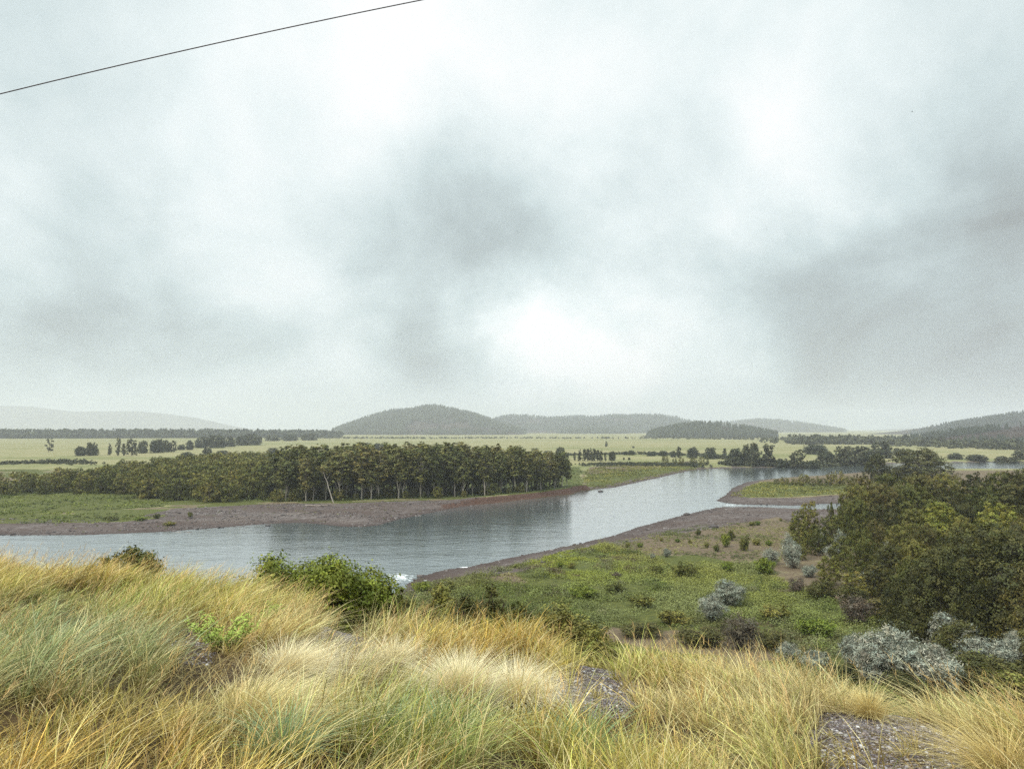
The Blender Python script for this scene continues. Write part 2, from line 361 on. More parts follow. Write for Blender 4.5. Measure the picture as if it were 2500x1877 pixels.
def build_ground():
    r = [0.0, .6, 1.2, 1.8]
    while r[-1] < 60: r.append(r[-1] + max(.10, r[-1]*.011))
    while r[-1] < 330: r.append(r[-1] + .85)
    while r[-1] < 12600: r.append(r[-1]*1.014)
    r = np.array(r[1:])
    a = np.concatenate([np.arange(-180, -46, 3), np.arange(-46, 46, .16), np.arange(46, 180, 3)]) * math.pi/180
    A, Rr = np.meshgrid(a, r); x = (np.sin(A)*Rr).ravel(); y = (np.cos(A)*Rr).ravel()
    z, s, hh, steep = height(x, y, True)
    col = zones(x, y, s, hh, steep)
    nr, na = len(r), len(a)
    V = np.stack([x, y, z], 1)
    i = np.arange(nr-1)[:, None]*na; j = np.arange(na)[None, :]; j2 = (j+1) % na
    Q = np.stack([i+j, i+j2, i+na+j2, i+na+j], -1).reshape(-1, 4)[:, ::-1]
    c = len(V); V = np.vstack([V, [[0, 0, H1(0, 0)]]]); col = np.vstack([col, col[:1]])
    T = np.stack([np.full(na, c), np.arange(na), (np.arange(na)+1) % na], 1)[:, ::-1]
    me = mesh('ground', V, [Q, T], M_GROUND, col, True, 'zone')
    tag(obj('ground', me), 'valley floor of meadow, gravel bars and the bluff', kind='structure')
build_ground()

def build_water():
    m, nt, b, out = mat('river_water')
    b.inputs['Base Color'].default_value = (.088, .106, .108, 1); b.inputs['Roughness'].default_value = .05; b.inputs['IOR'].default_value = 1.8
    n1 = nnode(nt, 1, 4, .6, sc=(.35, .8, 1)); n2 = nnode(nt, 1, 3, .6, sc=(.05, .13, 1))
    h = mth(nt, 'ADD', mth(nt, 'MULTIPLY', n1.outputs[0], .55), mth(nt, 'MULTIPLY', n2.outputs[0], .9))
    bp = nt.nodes.new('ShaderNodeBump'); bp.inputs['Strength'].default_value = .4; bp.inputs['Distance'].default_value = .4
    nt.links.new(h, bp.inputs['Height']); nt.links.new(bp.outputs[0], b.inputs['Normal'])
    gl = nt.nodes.new('ShaderNodeBsdfGlossy'); gl.inputs['Color'].default_value = (.93, .95, .96, 1); gl.inputs['Roughness'].default_value = .09; nt.links.new(bp.outputs[0], gl.inputs['Normal'])
    ms = nt.nodes.new('ShaderNodeMixShader'); ms.inputs[0].default_value = .26; nt.links.new(b.outputs[0], ms.inputs[1]); nt.links.new(gl.outputs[0], ms.inputs[2]); nt.links.new(ms.outputs[0], out.inputs[0])
    xs = np.linspace(-760, 1100, 40); ys = np.linspace(60, 760, 30); X, Y = np.meshgrid(xs, ys)
    V = np.stack([X.ravel(), Y.ravel(), np.zeros(X.size)], 1)
    i = np.arange(29)[:, None]*40; j = np.arange(39)[None, :]
    Q = np.stack([i+j, i+j+1, i+40+j+1, i+40+j], -1).reshape(-1, 4)
    tag(obj('water', mesh('water', V, Q, m)), 'grey blue river winding through the valley', kind='structure')
build_water()


# ------------------------------------------------------------------ hills
def hill_material(name, a, b_, scale):
    m, nt, b, out = mat(name)
    n = nnode(nt, scale, 6, .65)
    nt.links.new(ramp(nt, n.outputs[0], [(.35, a), (.65, b_)]), b.inputs['Base Color']); b.inputs['Roughness'].default_value = 1; b.inputs['Specular IOR Level'].default_value = 0
    return m
M_HILL = hill_material('wooded_hill', (.030, .024, .024), (.070, .055, .045), .012)
M_HILLG = hill_material('grassy_hill', (.10, .105, .05), (.20, .20, .09), .006)
def pine_template(seed):
    r = np.random.RandomState(seed); V = []; Q = []
    for k in range(5):                                     # ragged whorls
        z0 = .12 + k*.17; rad = .20*(1-k*.18); n = 7
        b0 = len(V)
        for i in range(n):
            a = 2*math.pi*i/n + k; rr = rad*r.uniform(.65, 1.25)
            V.append((rr*math.cos(a), rr*math.sin(a), z0 + r.uniform(-.03, .03)))
        V.append((r.uniform(-.01, .01), r.uniform(-.01, .01), min(z0+.34, 1.0)))
        for i in range(n): Q.append((b0+i, b0+(i+1) % n, b0+n))
    return np.array(V), np.array(Q)
PT = [pine_template(i) for i in range(4)]
def scatter(tmpl, pos, sx, sz, rot, tone):
    Vs = []; Fs = []; Cs = []; off = 0
    for k, (tv, tf) in enumerate(tmpl):
        sel = np.arange(k, len(pos), len(tmpl)); n = len(sel)
        if not n: continue
        c, s = np.cos(rot[sel])[:, None], np.sin(rot[sel])[:, None]
        x = (tv[None, :, 0]*c - tv[None, :, 1]*s)*sx[sel][:, None]; y = (tv[None, :, 0]*s + tv[None, :, 1]*c)*sx[sel][:, None]
        z = tv[None, :, 2]*sz[sel][:, None]
        V = np.stack([x, y, z], -1) + pos[sel][:, None, :]
        Vs.append(V.reshape(-1, 3)); Fs.append((tf[None] + (np.arange(n)*len(tv))[:, None, None] + off).reshape(-1, tf.shape[1])); off += n*len(tv)
        Cs.append(np.repeat(tone[sel], len(tv), 0))
    return np.vstack(Vs), np.vstack(Fs), np.vstack(Cs)
def hill(name, d, prof, depth, npine, label, m=M_HILL, pine_h=15, base_row=None, seed=0, front=None, ptop=0):
    front = front or (3.0 if npine and d > 1500 and d != 2050 else 1.0)
    npine = int(npine*1.5)
    hs = 1.6 if d > 1500 and d != 2050 else 1.0; d = d*hs; pine_h = pine_h*hs**.6
    px = np.array([p[0] for p in prof], float); row = np.array([p[1] for p in prof], float)
    nu, nv = 150, 60
    u = np.linspace(px[0], px[-1], nu); t = np.linspace(-1, 1, nv)
    U, T = np.meshgrid(u, t)
    def zfun(U, T):
        crest = EYE + (HR - np.interp(U, px, row))/F*d - 3
        y = d + np.where(T < 0, T*depth*front, T*depth); x = (U-1250)/F*np.minimum(y, d)
        e = np.clip((U-px[0])/(px[-1]-px[0]), 0, 1); ed = sstep(0, .04, e)*sstep(0, .04, 1-e)
        sh = np.cos(np.clip(np.abs(T), 0, 1)*math.pi/2)**1.25
        g = fbm(x/(depth*.30), y/(depth*.45), seed, 4)
        z = -1 + (crest+1)*np.clip(sh*(1 + .45*g*(1-sh)*2), 0, 1.0)*1.0
        return x, y, z - (1-ed)*2
    x, y, z = zfun(U, T)
    V = np.stack([x.ravel(), y.ravel(), z.ravel()], 1)
    i = np.arange(nv-1)[:, None]*nu; j = np.arange(nu-1)[None, :]
    Q = np.stack([i+j, i+j+1, i+nu+j+1, i+nu+j], -1).reshape(-1, 4)
    tag(obj(name, mesh(name, V, Q, m, None, True)), label, kind='structure')
    if npine:
        r = np.random.RandomState(seed+5)
        uu = r.uniform(px[0], px[-1], npine*3); tt = r.uniform(-1, .15, npine*3)
        k = ptop
        if k: uu[:k] = r.uniform(px[0], px[-1], k); tt[:k] = r.uniform(-.05, .05, k)
        x, y, z = zfun(uu, tt)
        dens = fbm(x/180, y/180, seed+9, 3); keep = (z > 1.5) & ((dens > -.12) | (np.arange(len(x)) < k))
        x, y, z = x[keep][:npine], y[keep][:npine], z[keep][:npine]; n = len(x)
        hgt = pine_h*r.uniform(.35, 1.35, n)
        V, Fc, C = scatter(PT, np.stack([x, y, z-.5], 1), hgt*r.uniform(.9, 1.5, n), hgt, r.uniform(0, 6.3, n), r.uniform(.7, 1.3, (n, 1))*np.ones((1, 3)))
        tag(obj('pine_wood', mesh('pine_wood', V, Fc, M_PINE, C)), 'pines covering ' + label, 'wood', kind='stuff')
hill('hills', 2300, [(735, 1075), (775, 1066), (800, 1060), (850, 1040), (900, 1022), (960, 1007), (1000, 1005), (1040, 996), (1070, 996), (1100, 1003), (1150, 1013), (1200, 1030), (1240, 1042), (1290, 1057), (1330, 1064), (1360, 1070)], 330, 4200, 'dark wooded hill in the middle of the valley', seed=11, ptop=110)
hill('hills', 3100, [(1180, 1060), (1205, 1027), (1230, 1018), (1280, 1016), (1350, 1023), (1420, 1019), (1500, 1017), (1600, 1016), (1650, 1021), (1700, 1031), (1740, 1045), (1770, 1060)], 420, 4200, 'long flat topped ridge behind the middle hill', seed=31, ptop=110)
hill('hills', 2500, [(1230, 1072), (1300, 1062), (1380, 1052), (1440, 1046), (1500, 1049), (1570, 1058), (1640, 1070)], 260, 1500, 'low wooded foothill in front of the ridge', seed=41, ptop=100)
hill('hills', 2050, [(1560, 1070), (1610, 1055), (1650, 1046), (1700, 1039), (1760, 1038), (1820, 1048), (1880, 1060), (1930, 1070)], 240, 1900, 'dark rounded wooded hill right of the ridge', seed=51, ptop=70)
hill('hills', 3700, [(1700, 1050), (1750, 1036), (1800, 1031), (1850, 1026), (1920, 1029), (2000, 1041), (2060, 1051), (2110, 1062), (2140, 1068)], 450, 2400, 'pale hazy hill sloping down to the right', seed=61, ptop=70)
hill('hills', 5600, [(1980, 1060), (2100, 1054), (2150, 1049), (2230, 1045), (2330, 1044), (2450, 1030), (2600, 1020), (2800, 1060)], 600, 0, 'faint far hills under the cloud on the right', seed=71)
hill('hills', 1750, [(2090, 1078), (2150, 1071), (2200, 1066), (2250, 1058), (2300, 1046), (2340, 1035), (2420, 1023), (2500, 1011), (2600, 1001), (2750, 990), (2900, 1010), (3200, 1060)], 620, 5200, 'misty wooded slope rising at the right edge', seed=81, pine_h=12, ptop=60, front=1.5)
hill('hills', 6200, [(-500, 1010), (-200, 988), (0, 990), (80, 992), (130, 999), (180, 1004), (330, 1003), (400, 1009), (470, 1018), (520, 1029), (570, 1041), (620, 1050)], 700, 0, 'faint blue hills far off on the left', seed=91)
hill('hills', 1250, [(2040, 1084), (2120, 1078), (2200, 1074), (2280, 1066), (2350, 1056), (2450, 1044), (2550, 1034), (2700, 1022), (2900, 1020), (3200, 1070)], 330, 2600, 'lower wooded shoulder of the slope at the right edge', seed=101, pine_h=10, ptop=60)


# ------------------------------------------------------------------ trees
def tube(pts, rad, n=6):
    pts = np.asarray(pts, float); V = []; Q = []
    for i, p in enumerate(pts):
        t = pts[min(i+1, len(pts)-1)] - pts[max(i-1, 0)]; t = t/(np.linalg.norm(t)+1e-9)
        a = np.cross(t, [0.31, .95, .1]); a /= np.linalg.norm(a)+1e-9; b = np.cross(t, a)
        for k in range(n):
            w = 2*math.pi*k/n; V.append(p + rad[i]*(math.cos(w)*a + math.sin(w)*b))
    for i in range(len(pts)-1):
        for k in range(n): Q.append((i*n+k, i*n+(k+1) % n, (i+1)*n+(k+1) % n, (i+1)*n+k))
    return np.array(V), np.array(Q)
def join(parts):
    V = []; Q = []; o = 0
    for v, q in parts: V.append(v); Q.append(q+o); o += len(v)
    return np.vstack(V), np.vstack(Q)
def leaves(r, pos, nrm, size, asp=.55, jit=.38):
    """one bent rhombic leaf spray per position"""
    n = len(pos); nn = nrm + r.normal(0, jit, (n, 3)); nn /= np.linalg.norm(nn, axis=1)[:, None]+1e-9
    a = np.cross(nn, r.normal(0, 1, (n, 3))); a /= np.linalg.norm(a, axis=1)[:, None]+1e-9; b = np.cross(nn, a)
    s = size[:, None]
    V = np.stack([pos - a*s, pos - b*s*asp + nn*s*.18, pos + a*s, pos + b*s*asp + nn*s*.18], 1).reshape(-1, 3)
    return V, np.arange(4*n).reshape(-1, 4)
def crown_cloud(r, lobes, nclump, per, leaf, tone=.35, spread=.28, up=.45, asp=.55):
    """lobes: (centre, radii); clumps sit on the lobes' skins, leaves around the clumps"""
    w = np.array([rd[0]*rd[1] + rd[0]*rd[2] for c, rd in lobes]); w = w/w.sum()
    li = r.choice(len(lobes), nclump, p=w)
    C = np.array([c for c, rd in lobes])[li]; Rd = np.array([rd for c, rd in lobes])[li]
    d = r.normal(0, 1, (nclump, 3)); d[:, 2] = d[:, 2]*.9 + up*.6; d /= np.linalg.norm(d, axis=1)[:, None]
    cc = C + d*Rd*r.uniform(.55, 1.05, (nclump, 1))
    cr = Rd.mean(1)*spread*r.uniform(.7, 1.3, nclump)
    tn = 1 + (r.uniform(-1, 1, nclump))*tone; hue = r.uniform(-.12, .12, nclump)
    N0 = 0
    P_ = np.repeat(cc, per, 0) + r.normal(0, 1, (nclump*per, 3))*np.repeat(cr, per)[:, None]*np.array([1, 1, .7])*.6
    N_ = np.repeat(d, per, 0) + np.array([0, 0, up*.5])
    V, Q = leaves(r, P_, N_, leaf*r.uniform(.6, 1.35, nclump*per), asp)
    t = np.repeat(tn, per)*r.uniform(.86, 1.14, nclump*per); hu = np.repeat(hue, per)
    col = np.stack([t*(1+hu), t, t*(1-hu*.5)], 1)
    return V, Q, np.repeat(col, 4, 0)
def wander(r, a, b, n, k):
    t = np.linspace(0, 1, n)[:, None]; p = np.asarray(a)*(1-t) + np.asarray(b)*t
    j = r.normal(0, k, (n, 3)); j[0] = 0; return p + j*np.sin(t*math.pi*.7)
def make_tree(seed, h, r_, base, leafm, barkm, nlobe=11, nclump=110, per=16, leaf=.28, shape='round', lean=0, trunk_r=None, flat=.75, tone=.35, asp=.55, name='crown', spread=.26, fat=1.0):
    r = np.random.RandomState(seed); tr = trunk_r or h*.016
    z0, z1 = h*base, h; cz = (z0+z1)/2; rz = (z1-z0)/2
    lobes = []; parts = []
    top = (lean*h + r.normal(0, .02*h), r.normal(0, .02*h), h*.86)
    tp = wander(r, (0, 0, -.4), top, 7, h*.012); rad = np.linspace(tr*1.15, tr*.25, 7); parts.append(tube(tp, rad, 7))
    for k in range(nlobe):
        a = 2.4*k + r.uniform(-.5, .5); f = (k+.5)/nlobe
        zz = z0 + (z1-z0)*(.12 + .80*f)
        if shape == 'round': env = math.sqrt(max(0, 1-((zz-cz)/rz)**2))*.72
        elif shape == 'column': env = .55*(1-abs(f-.45)*.9)
        elif shape == 'top': env = .35 + .45*math.sin(math.pi*min(1, f*.9+.05))
        else: env = .7*math.sqrt(max(0.05, 1-f*f))
        rr = r_*env*r.uniform(.75, 1.1); lr = r_*r.uniform(.30, .46)*(1.15-.35*f)*fat
        c = np.array([rr*math.cos(a) + lean*zz, rr*math.sin(a), zz - lr*.45]); lobes.append((c, np.array([lr, lr, lr*flat])))
        i = min(5, max(1, int(6*(zz*.75)/h))); parts.append(tube(wander(r, tp[i], c, 4, r_*.04), np.linspace(tr*.45, tr*.12, 4), 4))
    TV, TQ = join(parts)
    V, Q, C = crown_cloud(r, lobes, nclump, per, leaf, tone, asp=asp, spread=spread)
    return mesh('trunk', TV, TQ, barkm, None, True), mesh(name, V, Q, leafm, C)
def plant_tree(proto, name, x, y, s, label, cat='tree', group=None, rz=None, sink=.0, sz=None, parts=('trunk', 'crown')):
    z = H1(x, y) - sink
    t = thing(name, (x, y, z), label, cat, group, random.uniform(0, 6.28) if rz is None else rz, (s, s, sz if sz else s))
    for nm, me in zip(parts, proto): obj(nm, me, t)
    return t

COT = [make_tree(100+i, 17, 3.0, [.14, .24, .08, .32, .18, .26][i], M_COT, M_BPALE, 20, 330, 12, .24, 'column', trunk_r=.15, flat=1.1, tone=.5) for i in range(6)]
LOW = [make_tree(120+i, 9, 4.2, .04, M_LOW, M_BARK, 16, 330, 14, .22, 'round', tone=.5, spread=.22) for i in range(6)]
MID = [make_tree(140+i, 12, 6.5, .08, M_DARK, M_BARK, 18, 420, 18, .30, 'dome', flat=.7) for i in range(4)]
FARR = [make_tree(160+i, 12, 6.0, .0, M_FAR, M_BARK, 18, 420, 10, .55, 'round', flat=.95, fat=1.25) for i in range(4)]
FART = [make_tree(180+i, 12, 3.8, .04, M_FAR, M_BARK, 13, 200, 10, .45, 'round', flat=1.1, fat=1.05) for i in range(3)]
FARS = [make_tree(170+i, 12, 2.6, .03, M_FAR, M_BARK, 12, 130, 10, .42, 'column', flat=1.4, fat=1.1) for i in range(3)]

def near_pts(poly, spacing, jitter=.42, seed=0):
    r = np.random.RandomState(seed); P_ = np.array(poly); out = []
    lo, hi = P_.min(0), P_.max(0)
    X, Y = np.meshgrid(np.arange(lo[0], hi[0], spacing), np.arange(lo[1], hi[1], spacing*.92))
    X[::2] += spacing/2
    x = (X + r.uniform(-jitter, jitter, X.shape)*spacing).ravel(); y = (Y + r.uniform(-jitter, jitter, Y.shape)*spacing).ravel()
    k = sdf(x, y, poly) > 0
    return x[k], y[k]

# the tall stand on the far bank
front = [(640, 1219), (780, 1219), (900, 1215), (1050, 1210), (1200, 1207), (1300, 1201), (1400, 1188), (1452, 1176)]
fp = [G(a, b, FL+.5) for a, b in front]
bp_ = [(a*1.0 + 0, b + (46 if i < 5 else (32 if i < 6 else 24))) for i, (a, b) in enumerate(fp)]
x, y = near_pts(fp + bp_[::-1], 4.7, seed=4)
order = np.argsort(y)
for n, i in enumerate(order[:185]):
    px = 1250 + F*x[i]/y[i]
    hh = np.interp(px, [600, 680, 900, 1100, 1250, 1330, 1400, 1440], [13, 16.5, 17.5, 17.2, 16.4, 14.5, 12, 10.5]) * random.uniform(.76, 1.10)
    fy = np.interp(x[i], [a for a, b in fp], [b for a, b in fp])
    edge = y[i] - fy < 7
    s = hh/17
    if px < 1250: lab = 'tall pale trunked cottonwood along the river edge of the dense stand' if edge else 'tall cottonwood deep in the dense stand behind the riverside row'
    elif px < 1360: lab = 'slim cottonwood with sky gaps between trunks near the thin end of the stand'
    else: lab = 'short slender cottonwood at the riverside tip of the stand'
    plant_tree(COT[(1, 3, 5)[n % 3] if edge else n % 6], 'cottonwood_tree', x[i], y[i], s*random.uniform(1.25, 1.75), lab, 'tree', 'cottonwoods in the tall stand on the far bank', sz=s)
for n in range(36):                                        # undergrowth along the foot of the stand
    px = 645 + n*20.5 + random.uniform(-8, 8); b_ = np.interp(px, [640, 780, 900, 1050, 1200, 1300, 1400, 1436], [1221, 1221, 1217, 1212, 1209, 1203, 1190, 1182]) - random.uniform(0, 9)
    x_, y_ = G(px, b_, FL+.5); plant_tree(LOW[n % 6], 'understory_tree', x_, y_, random.uniform(.22, .55), 'leafy sapling at the foot of the tall stand' if n % 2 else 'small bushy growth between the pale trunks of the stand', 'sapling', 'undergrowth at the foot of the tall stand')
# leaning white trunk at the left end of the stand
def leaning():
    bx, by = G(815, 1226, FL); d = by
    t = thing('leaning_tree', (bx, by, H1(bx, by)), 'bare white trunk leaning left at the river end of the stand', 'tree')
    tx = P(790, d) - bx
    parts = [tube(wander(np.random.RandomState(3), (0, 0, -.3), (tx, 1, 9.5), 7, .12), np.linspace(.20, .08, 7), 7)]
    for a, zz in ((1.2, 7), (-1.0, 8), (.6, 9)): parts.append(tube([(tx*zz/9.5, 0.8, zz), (tx*zz/9.5 + a, 1.2, zz+1.8)], [.06, .02], 4))
    V, Q = join(parts); obj('trunk', mesh('trunk', V, Q, M_BPALE, None, True), t)
    r = np.random.RandomState(9); V, Q, C = crown_cloud(r, [((tx-.3, 1, 10.6), (1.7, 1.5, 1.5)), ((tx+1, 1.4, 9.8), (1.2, 1.2, 1))], 40, 14, .25)
    obj('crown', mesh('crown', V, Q, M_COT, C), t)
leaning()
# lower wood to the left of it
fr = [(-420, 262), (-200, 258), (0, 258), (120, 262), (230, 262), (330, 252), (430, 240), (500, 236), (570, 238), (650, 244)]
bk = [(-420, 285), (-100, 278), (0, 276), (100, 284), (210, 296), (300, 330), (380, 372), (480, 400), (560, 430), (680, 450), (650, 300)]
poly = [(P(a, d), d) for a, d in fr] + [(P(a, d), d) for a, d in bk[::-1]]
x, y = near_pts(poly, 7.0, seed=8)
o = np.argsort(y)[:285]
for n, i in enumerate(o):
    px = 1250 + F*x[i]/y[i]; s = random.uniform(.82, 1.12)*np.interp(px, [0, 300, 640], [.88, 1.0, 1.15])
    fy = np.interp(px, [a for a, d in fr], [d for a, d in fr]); edge = y[i]-fy < 9
    if edge: lab = 'round bushy tree in the front row of the low wood above the green bank' if px < 430 else 'round bushy tree at the front of the low wood beside the tall stand'; s *= .85
    elif y[i] > 330: lab = 'bushy tree at the back of the low wood against the pale meadow'
    else: lab = 'bushy tree in the thick of the low wood on the far bank'
    plant_tree(LOW[n % 6], 'bushy_tree', x[i], y[i], s, lab, 'tree', 'bushy trees of the low wood on the far bank')
t = plant_tree(LOW[2], 'bushy_tree', *G(601, 1219, FL), .62, 'single small round tree standing out before the low wood on the green bank')
t = plant_tree(LOW[4], 'bushy_tree', *G(408, 1222, FL), .60, 'pale round bush like tree at the foot of the low wood')


# trees of the open meadow: px, base row, top row, width px, kind, label
meadow = [
 (122, 1103, 1069, 30, 'r', 'lone ragged dark tree on the pale meadow at far left'),
 (122, 1126, 1117, 11, 'r', 'small round bush alone on the green meadow below the ragged tree'),
 (200, 1112, 1091, 30, 'r', 'lower bushy half of the pair of trees on the left meadow'),
 (228, 1111, 1081, 30, 'r', 'big domed dark tree beside a lower one on the left meadow'),
 (272, 1110, 1084, 14, 's', 'thin ragged tree left of the tall row on the meadow'),
 (292, 1112, 1071, 16, 's', 'tallest slender tree with a tufted top on the left meadow'),
 (305, 1112, 1082, 14, 's', 'slim tree right behind the tallest slender one'),
 (324, 1112, 1073, 28, 'r', 'tall tree with a flat tuft above a broad crown'),
 (352, 1106, 1077, 26, 'r', 'pointed crowned tree in the middle of the meadow row'),
 (385, 1105, 1075, 36, 'r', 'broadest tree of the meadow row'),
 (408, 1103, 1076, 24, 'r', 'tree with an arched crown near the right end of the row'),
 (426, 1103, 1077, 20, 'r', 'last tree at the right end of the meadow row'),
 (445, 1098, 1085, 20, 'r', 'low bush right of the meadow row'), (465, 1098, 1077, 20, 'r', 'small upright tree right of the low bush'),
 (495, 1093, 1068, 36, 'r', 'left tree of the dark clump in mid meadow'), (527, 1093, 1063, 48, 'r', 'largest tree of the dark clump in mid meadow'),
 (560, 1090, 1067, 36, 'r', 'low right tree of the dark clump in mid meadow'), (592, 1087, 1065, 34, 'r', 'left half of the hazy paired trees beyond the clump'),
 (620, 1086, 1060, 44, 'r', 'taller half of the hazy paired trees beyond the clump'),
 (508, 1110, 1094, 24, 'r', 'small round tree between the meadow and the low wood'), (545, 1112, 1099, 32, 'r', 'flat topped bush just above the low wood'),
 (460, 1118, 1104, 34, 'r', 'pale bush peeping over the low wood'), (668, 1112, 1094, 34, 'r', 'rounded tree behind the left end of the tall stand'),
 (702, 1110, 1099, 28, 'r', 'low rounded bush behind the left end of the tall stand'),
 (668, 1076, 1062, 40, 'r', 'hazy tree left of the hill foot'), (712, 1076, 1061, 44, 'r', 'hazy broad tree nearer the hill foot'), (755, 1075, 1059, 40, 'r', 'hazy tree touching the hill foot'),
 (895, 1100, 1081, 36, 'r', 'left crown showing above the tall stand'), (925, 1100, 1082, 34, 'r', 'right crown of the pair showing above the tall stand'),
 (1040, 1104, 1088, 40, 'r', 'low crown above the middle of the stand'), (1085, 1104, 1086, 44, 'r', 'grey crown above the middle of the stand'), (1130, 1106, 1089, 40, 'r', 'grey crown right of the middle of the stand'),
 (1200, 1110, 1094, 30, 'r', 'crown above the right half of the stand'), (1220, 1112, 1091, 22, 's', 'upright crown above the right half of the stand'),
 (1290, 1116, 1103, 18, 'r', 'small grey tree behind the thin end of the stand'), (1306, 1118, 1095, 24, 'r', 'tall grey tree behind the thin end of the stand'),
 (1336, 1112, 1100, 26, 'r', 'low grey bush left of the tall grey tree'), (1367, 1124, 1093, 27, 'r', 'tall grey green tree on the meadow right of the stand'),
 (1384, 1124, 1105, 12, 's', 'small companion at the right of the grey green tree'),
 (1402, 1125, 1103, 8, 's', 'first thin sapling of the dense grove'), (1414, 1125, 1099, 12, 's', 'second sapling of the dense grove'),
 (1426, 1125, 1097, 14, 's', None), (1434, 1125, 1095, 14, 's', None), (1442, 1125, 1096, 14, 's', None), (1450, 1125, 1096, 14, 's', None), (1458, 1125, 1098, 14, 's', None), (1466, 1125, 1100, 14, 's', None),
 (1477, 1125, 1107, 9, 's', 'short sapling at the right of the dense grove'), (1493, 1124, 1103, 18, 'r', 'squat tree just right of the dense grove'),
 (1522, 1122, 1116, 7, 's', 'tiny cone shaped bush on the yellow meadow'), (1535, 1122, 1116, 7, 'r', 'tiny round bush on the yellow meadow'),
 (1525, 1110, 1102, 14, 'r', 'low bush left of the round one on the far meadow'), (1540, 1110, 1099, 18, 'r', 'round bush on the far meadow'),
 (1480, 1090, 1077, 10, 's', 'lone wispy tree on the bright far meadow'), (1545, 1093, 1089, 7, 'r', 'tiny dot of a bush on the bright far meadow'),
 (1590, 1112, 1101, 26, 'r', 'left low tree behind the dark river bushes'), (1618, 1112, 1100, 24, 'r', 'right low tree behind the dark river bushes'),
 (1642, 1116, 1101, 14, 'r', 'small tree joined to a slim one by the bend'), (1656, 1118, 1091, 18, 's', 'tall slim tree by the river bend'),
 (1690, 1117, 1093, 30, 'r', 'square crowned tree by the river bend'), (1733, 1119, 1093, 34, 'r', 'broad crowned tree by the river bend'), (1767, 1119, 1093, 14, 's', 'slim tree right of the broad crowned one'),
 (1795, 1134, 1096, 36, 'r', 'left shoulder of the big dark river grove'), (1832, 1134, 1083, 50, 'r', 'tallest tree of the big dark river grove'), (1872, 1134, 1084, 40, 'r', 'right tree of the big dark river grove'),
 (1908, 1136, 1112, 34, 'r', 'low bushy growth between the grove and the next tree'), (1943, 1137, 1087, 42, 'r', 'upright dark tree standing by the water right of the grove'),
 (1980, 1137, 1110, 34, 'r', 'low bushy growth right of the upright waterside tree'),
 (2015, 1131, 1097, 44, 'r', 'left low tree of the misty riverside clump'), (2058, 1131, 1084, 56, 'r', 'middle tree of the misty riverside clump'), (2100, 1131, 1081, 60, 'r', 'tallest tree of the misty riverside clump'),
 (2150, 1118, 1081, 56, 'r', 'pale misty tree right of the riverside clump'), (1990, 1108, 1086, 60, 'r', 'pale misty tree behind the riverside clump'),
 (2195, 1112, 1094, 40, 'r', 'faint tree on the meadow below the right slope'), (2380, 1122, 1108, 50, 'r', 'hazy bush on the far shore below the right slope'), (2450, 1124, 1106, 60, 'r', 'hazy broad bush at the far shore near the right edge'),
 (2330, 1120, 1106, 40, 'r', 'hazy bush on the far shore left of the broad one'), (2500, 1120, 1098, 60, 'r', 'hazy tree on the far shore at the right edge')]
nr = ns = 0
RAG = [make_tree(190+i, 12, 3.6, .03, M_FAR, M_BARK, 11, 90, 10, .45, 'round', lean=.12, flat=.8, fat=.8) for i in range(2)]
for px, b, tp, w, k, lab in meadow:
    d = (EYE-FL)*F/(b-HR); h = (b-tp)/F*d; x = P(px, d); wd = w/F*d
    if k == 'r' and 'lone' in (lab or ''): pr = RAG[nr % 2]; s = wd/9; nr += 1
    elif k == 'r' and wd < .85*h: pr = FART[nr % 3]; nr += 1; s = wd/8.4
    elif k == 'r' and 'ragged dark' in (lab or ''): pr = RAG[0]; s = wd/9
    elif k == 'r': pr = FARR[nr % 4]; nr += 1; s = wd/13.6
    else: pr = FARS[ns % 3]; ns += 1; s = wd/5.6
    plant_tree(pr, 'meadow_tree', x, d, s, lab or 'thin crowded tree inside the dense grove on the meadow', 'tree', 'scattered trees on the meadow', sz=h/12*1.12)
dk = [(1623, 1132, 1109, 21, 'dark round bush at the left of the riverside row'), (1645, 1134, 1114, 13, 'small dark bush second in the riverside row'), (1661, 1137, 1112, 15, 'narrow dark bush in the middle of the riverside row'),
      (1691, 1135, 1113, 22, 'widest dark bush of the riverside row'), (1711, 1135, 1112, 17, 'dark bush near the right end of the riverside row'), (1725, 1135, 1109, 9, 'thin dark bush ending the riverside row')]
for n, (px, b, tp, w, lab) in enumerate(dk):
    d = (EYE-FL)*F/(b-HR); plant_tree(LOW[n % 6], 'river_bush', P(px, d), d, w/F*d/8.8, lab, 'bush', 'dark bushes along the bend', sz=(b-tp)/F*d/9)


# far woods too dense to count
LT = []
for i in range(4):
    r = np.random.RandomState(300+i); V, Q, C = crown_cloud(r, [((r.uniform(-.2, .2), r.uniform(-.2, .2), .45), (.45, .45, .42)), ((r.uniform(-.3, .3), r.uniform(-.3, .3), .7), (.3, .3, .28))], 14, 6, .17)
    LT.append((V, Q))
def woods(pts, wid, hgt, n, label, seed, name='distant_woods'):
    r = np.random.RandomState(seed); t = r.uniform(0, len(pts)-1.001, n); i = t.astype(int); f = t-i
    P_ = np.array([(P(a, d), d, k) for a, d, k in pts]); p = P_[i]*(1-f)[:, None] + P_[i+1]*f[:, None]
    x = p[:, 0] + r.normal(0, wid*.3, n); y = p[:, 1] + r.uniform(-wid, wid, n); z = height(x, y)
    h = hgt*p[:, 2]*r.uniform(.65, 1.12, n)
    V, Q, C = scatter(LT, np.stack([x, y, z-.6], 1), h*r.uniform(.9, 1.3, n), h, r.uniform(0, 6, n), r.uniform(.7, 1.35, (n, 1))*np.array([[1, 1, 1]]))
    tag(obj(name, mesh(name, V, Q, M_FAR, C)), label, 'woods', kind='stuff')
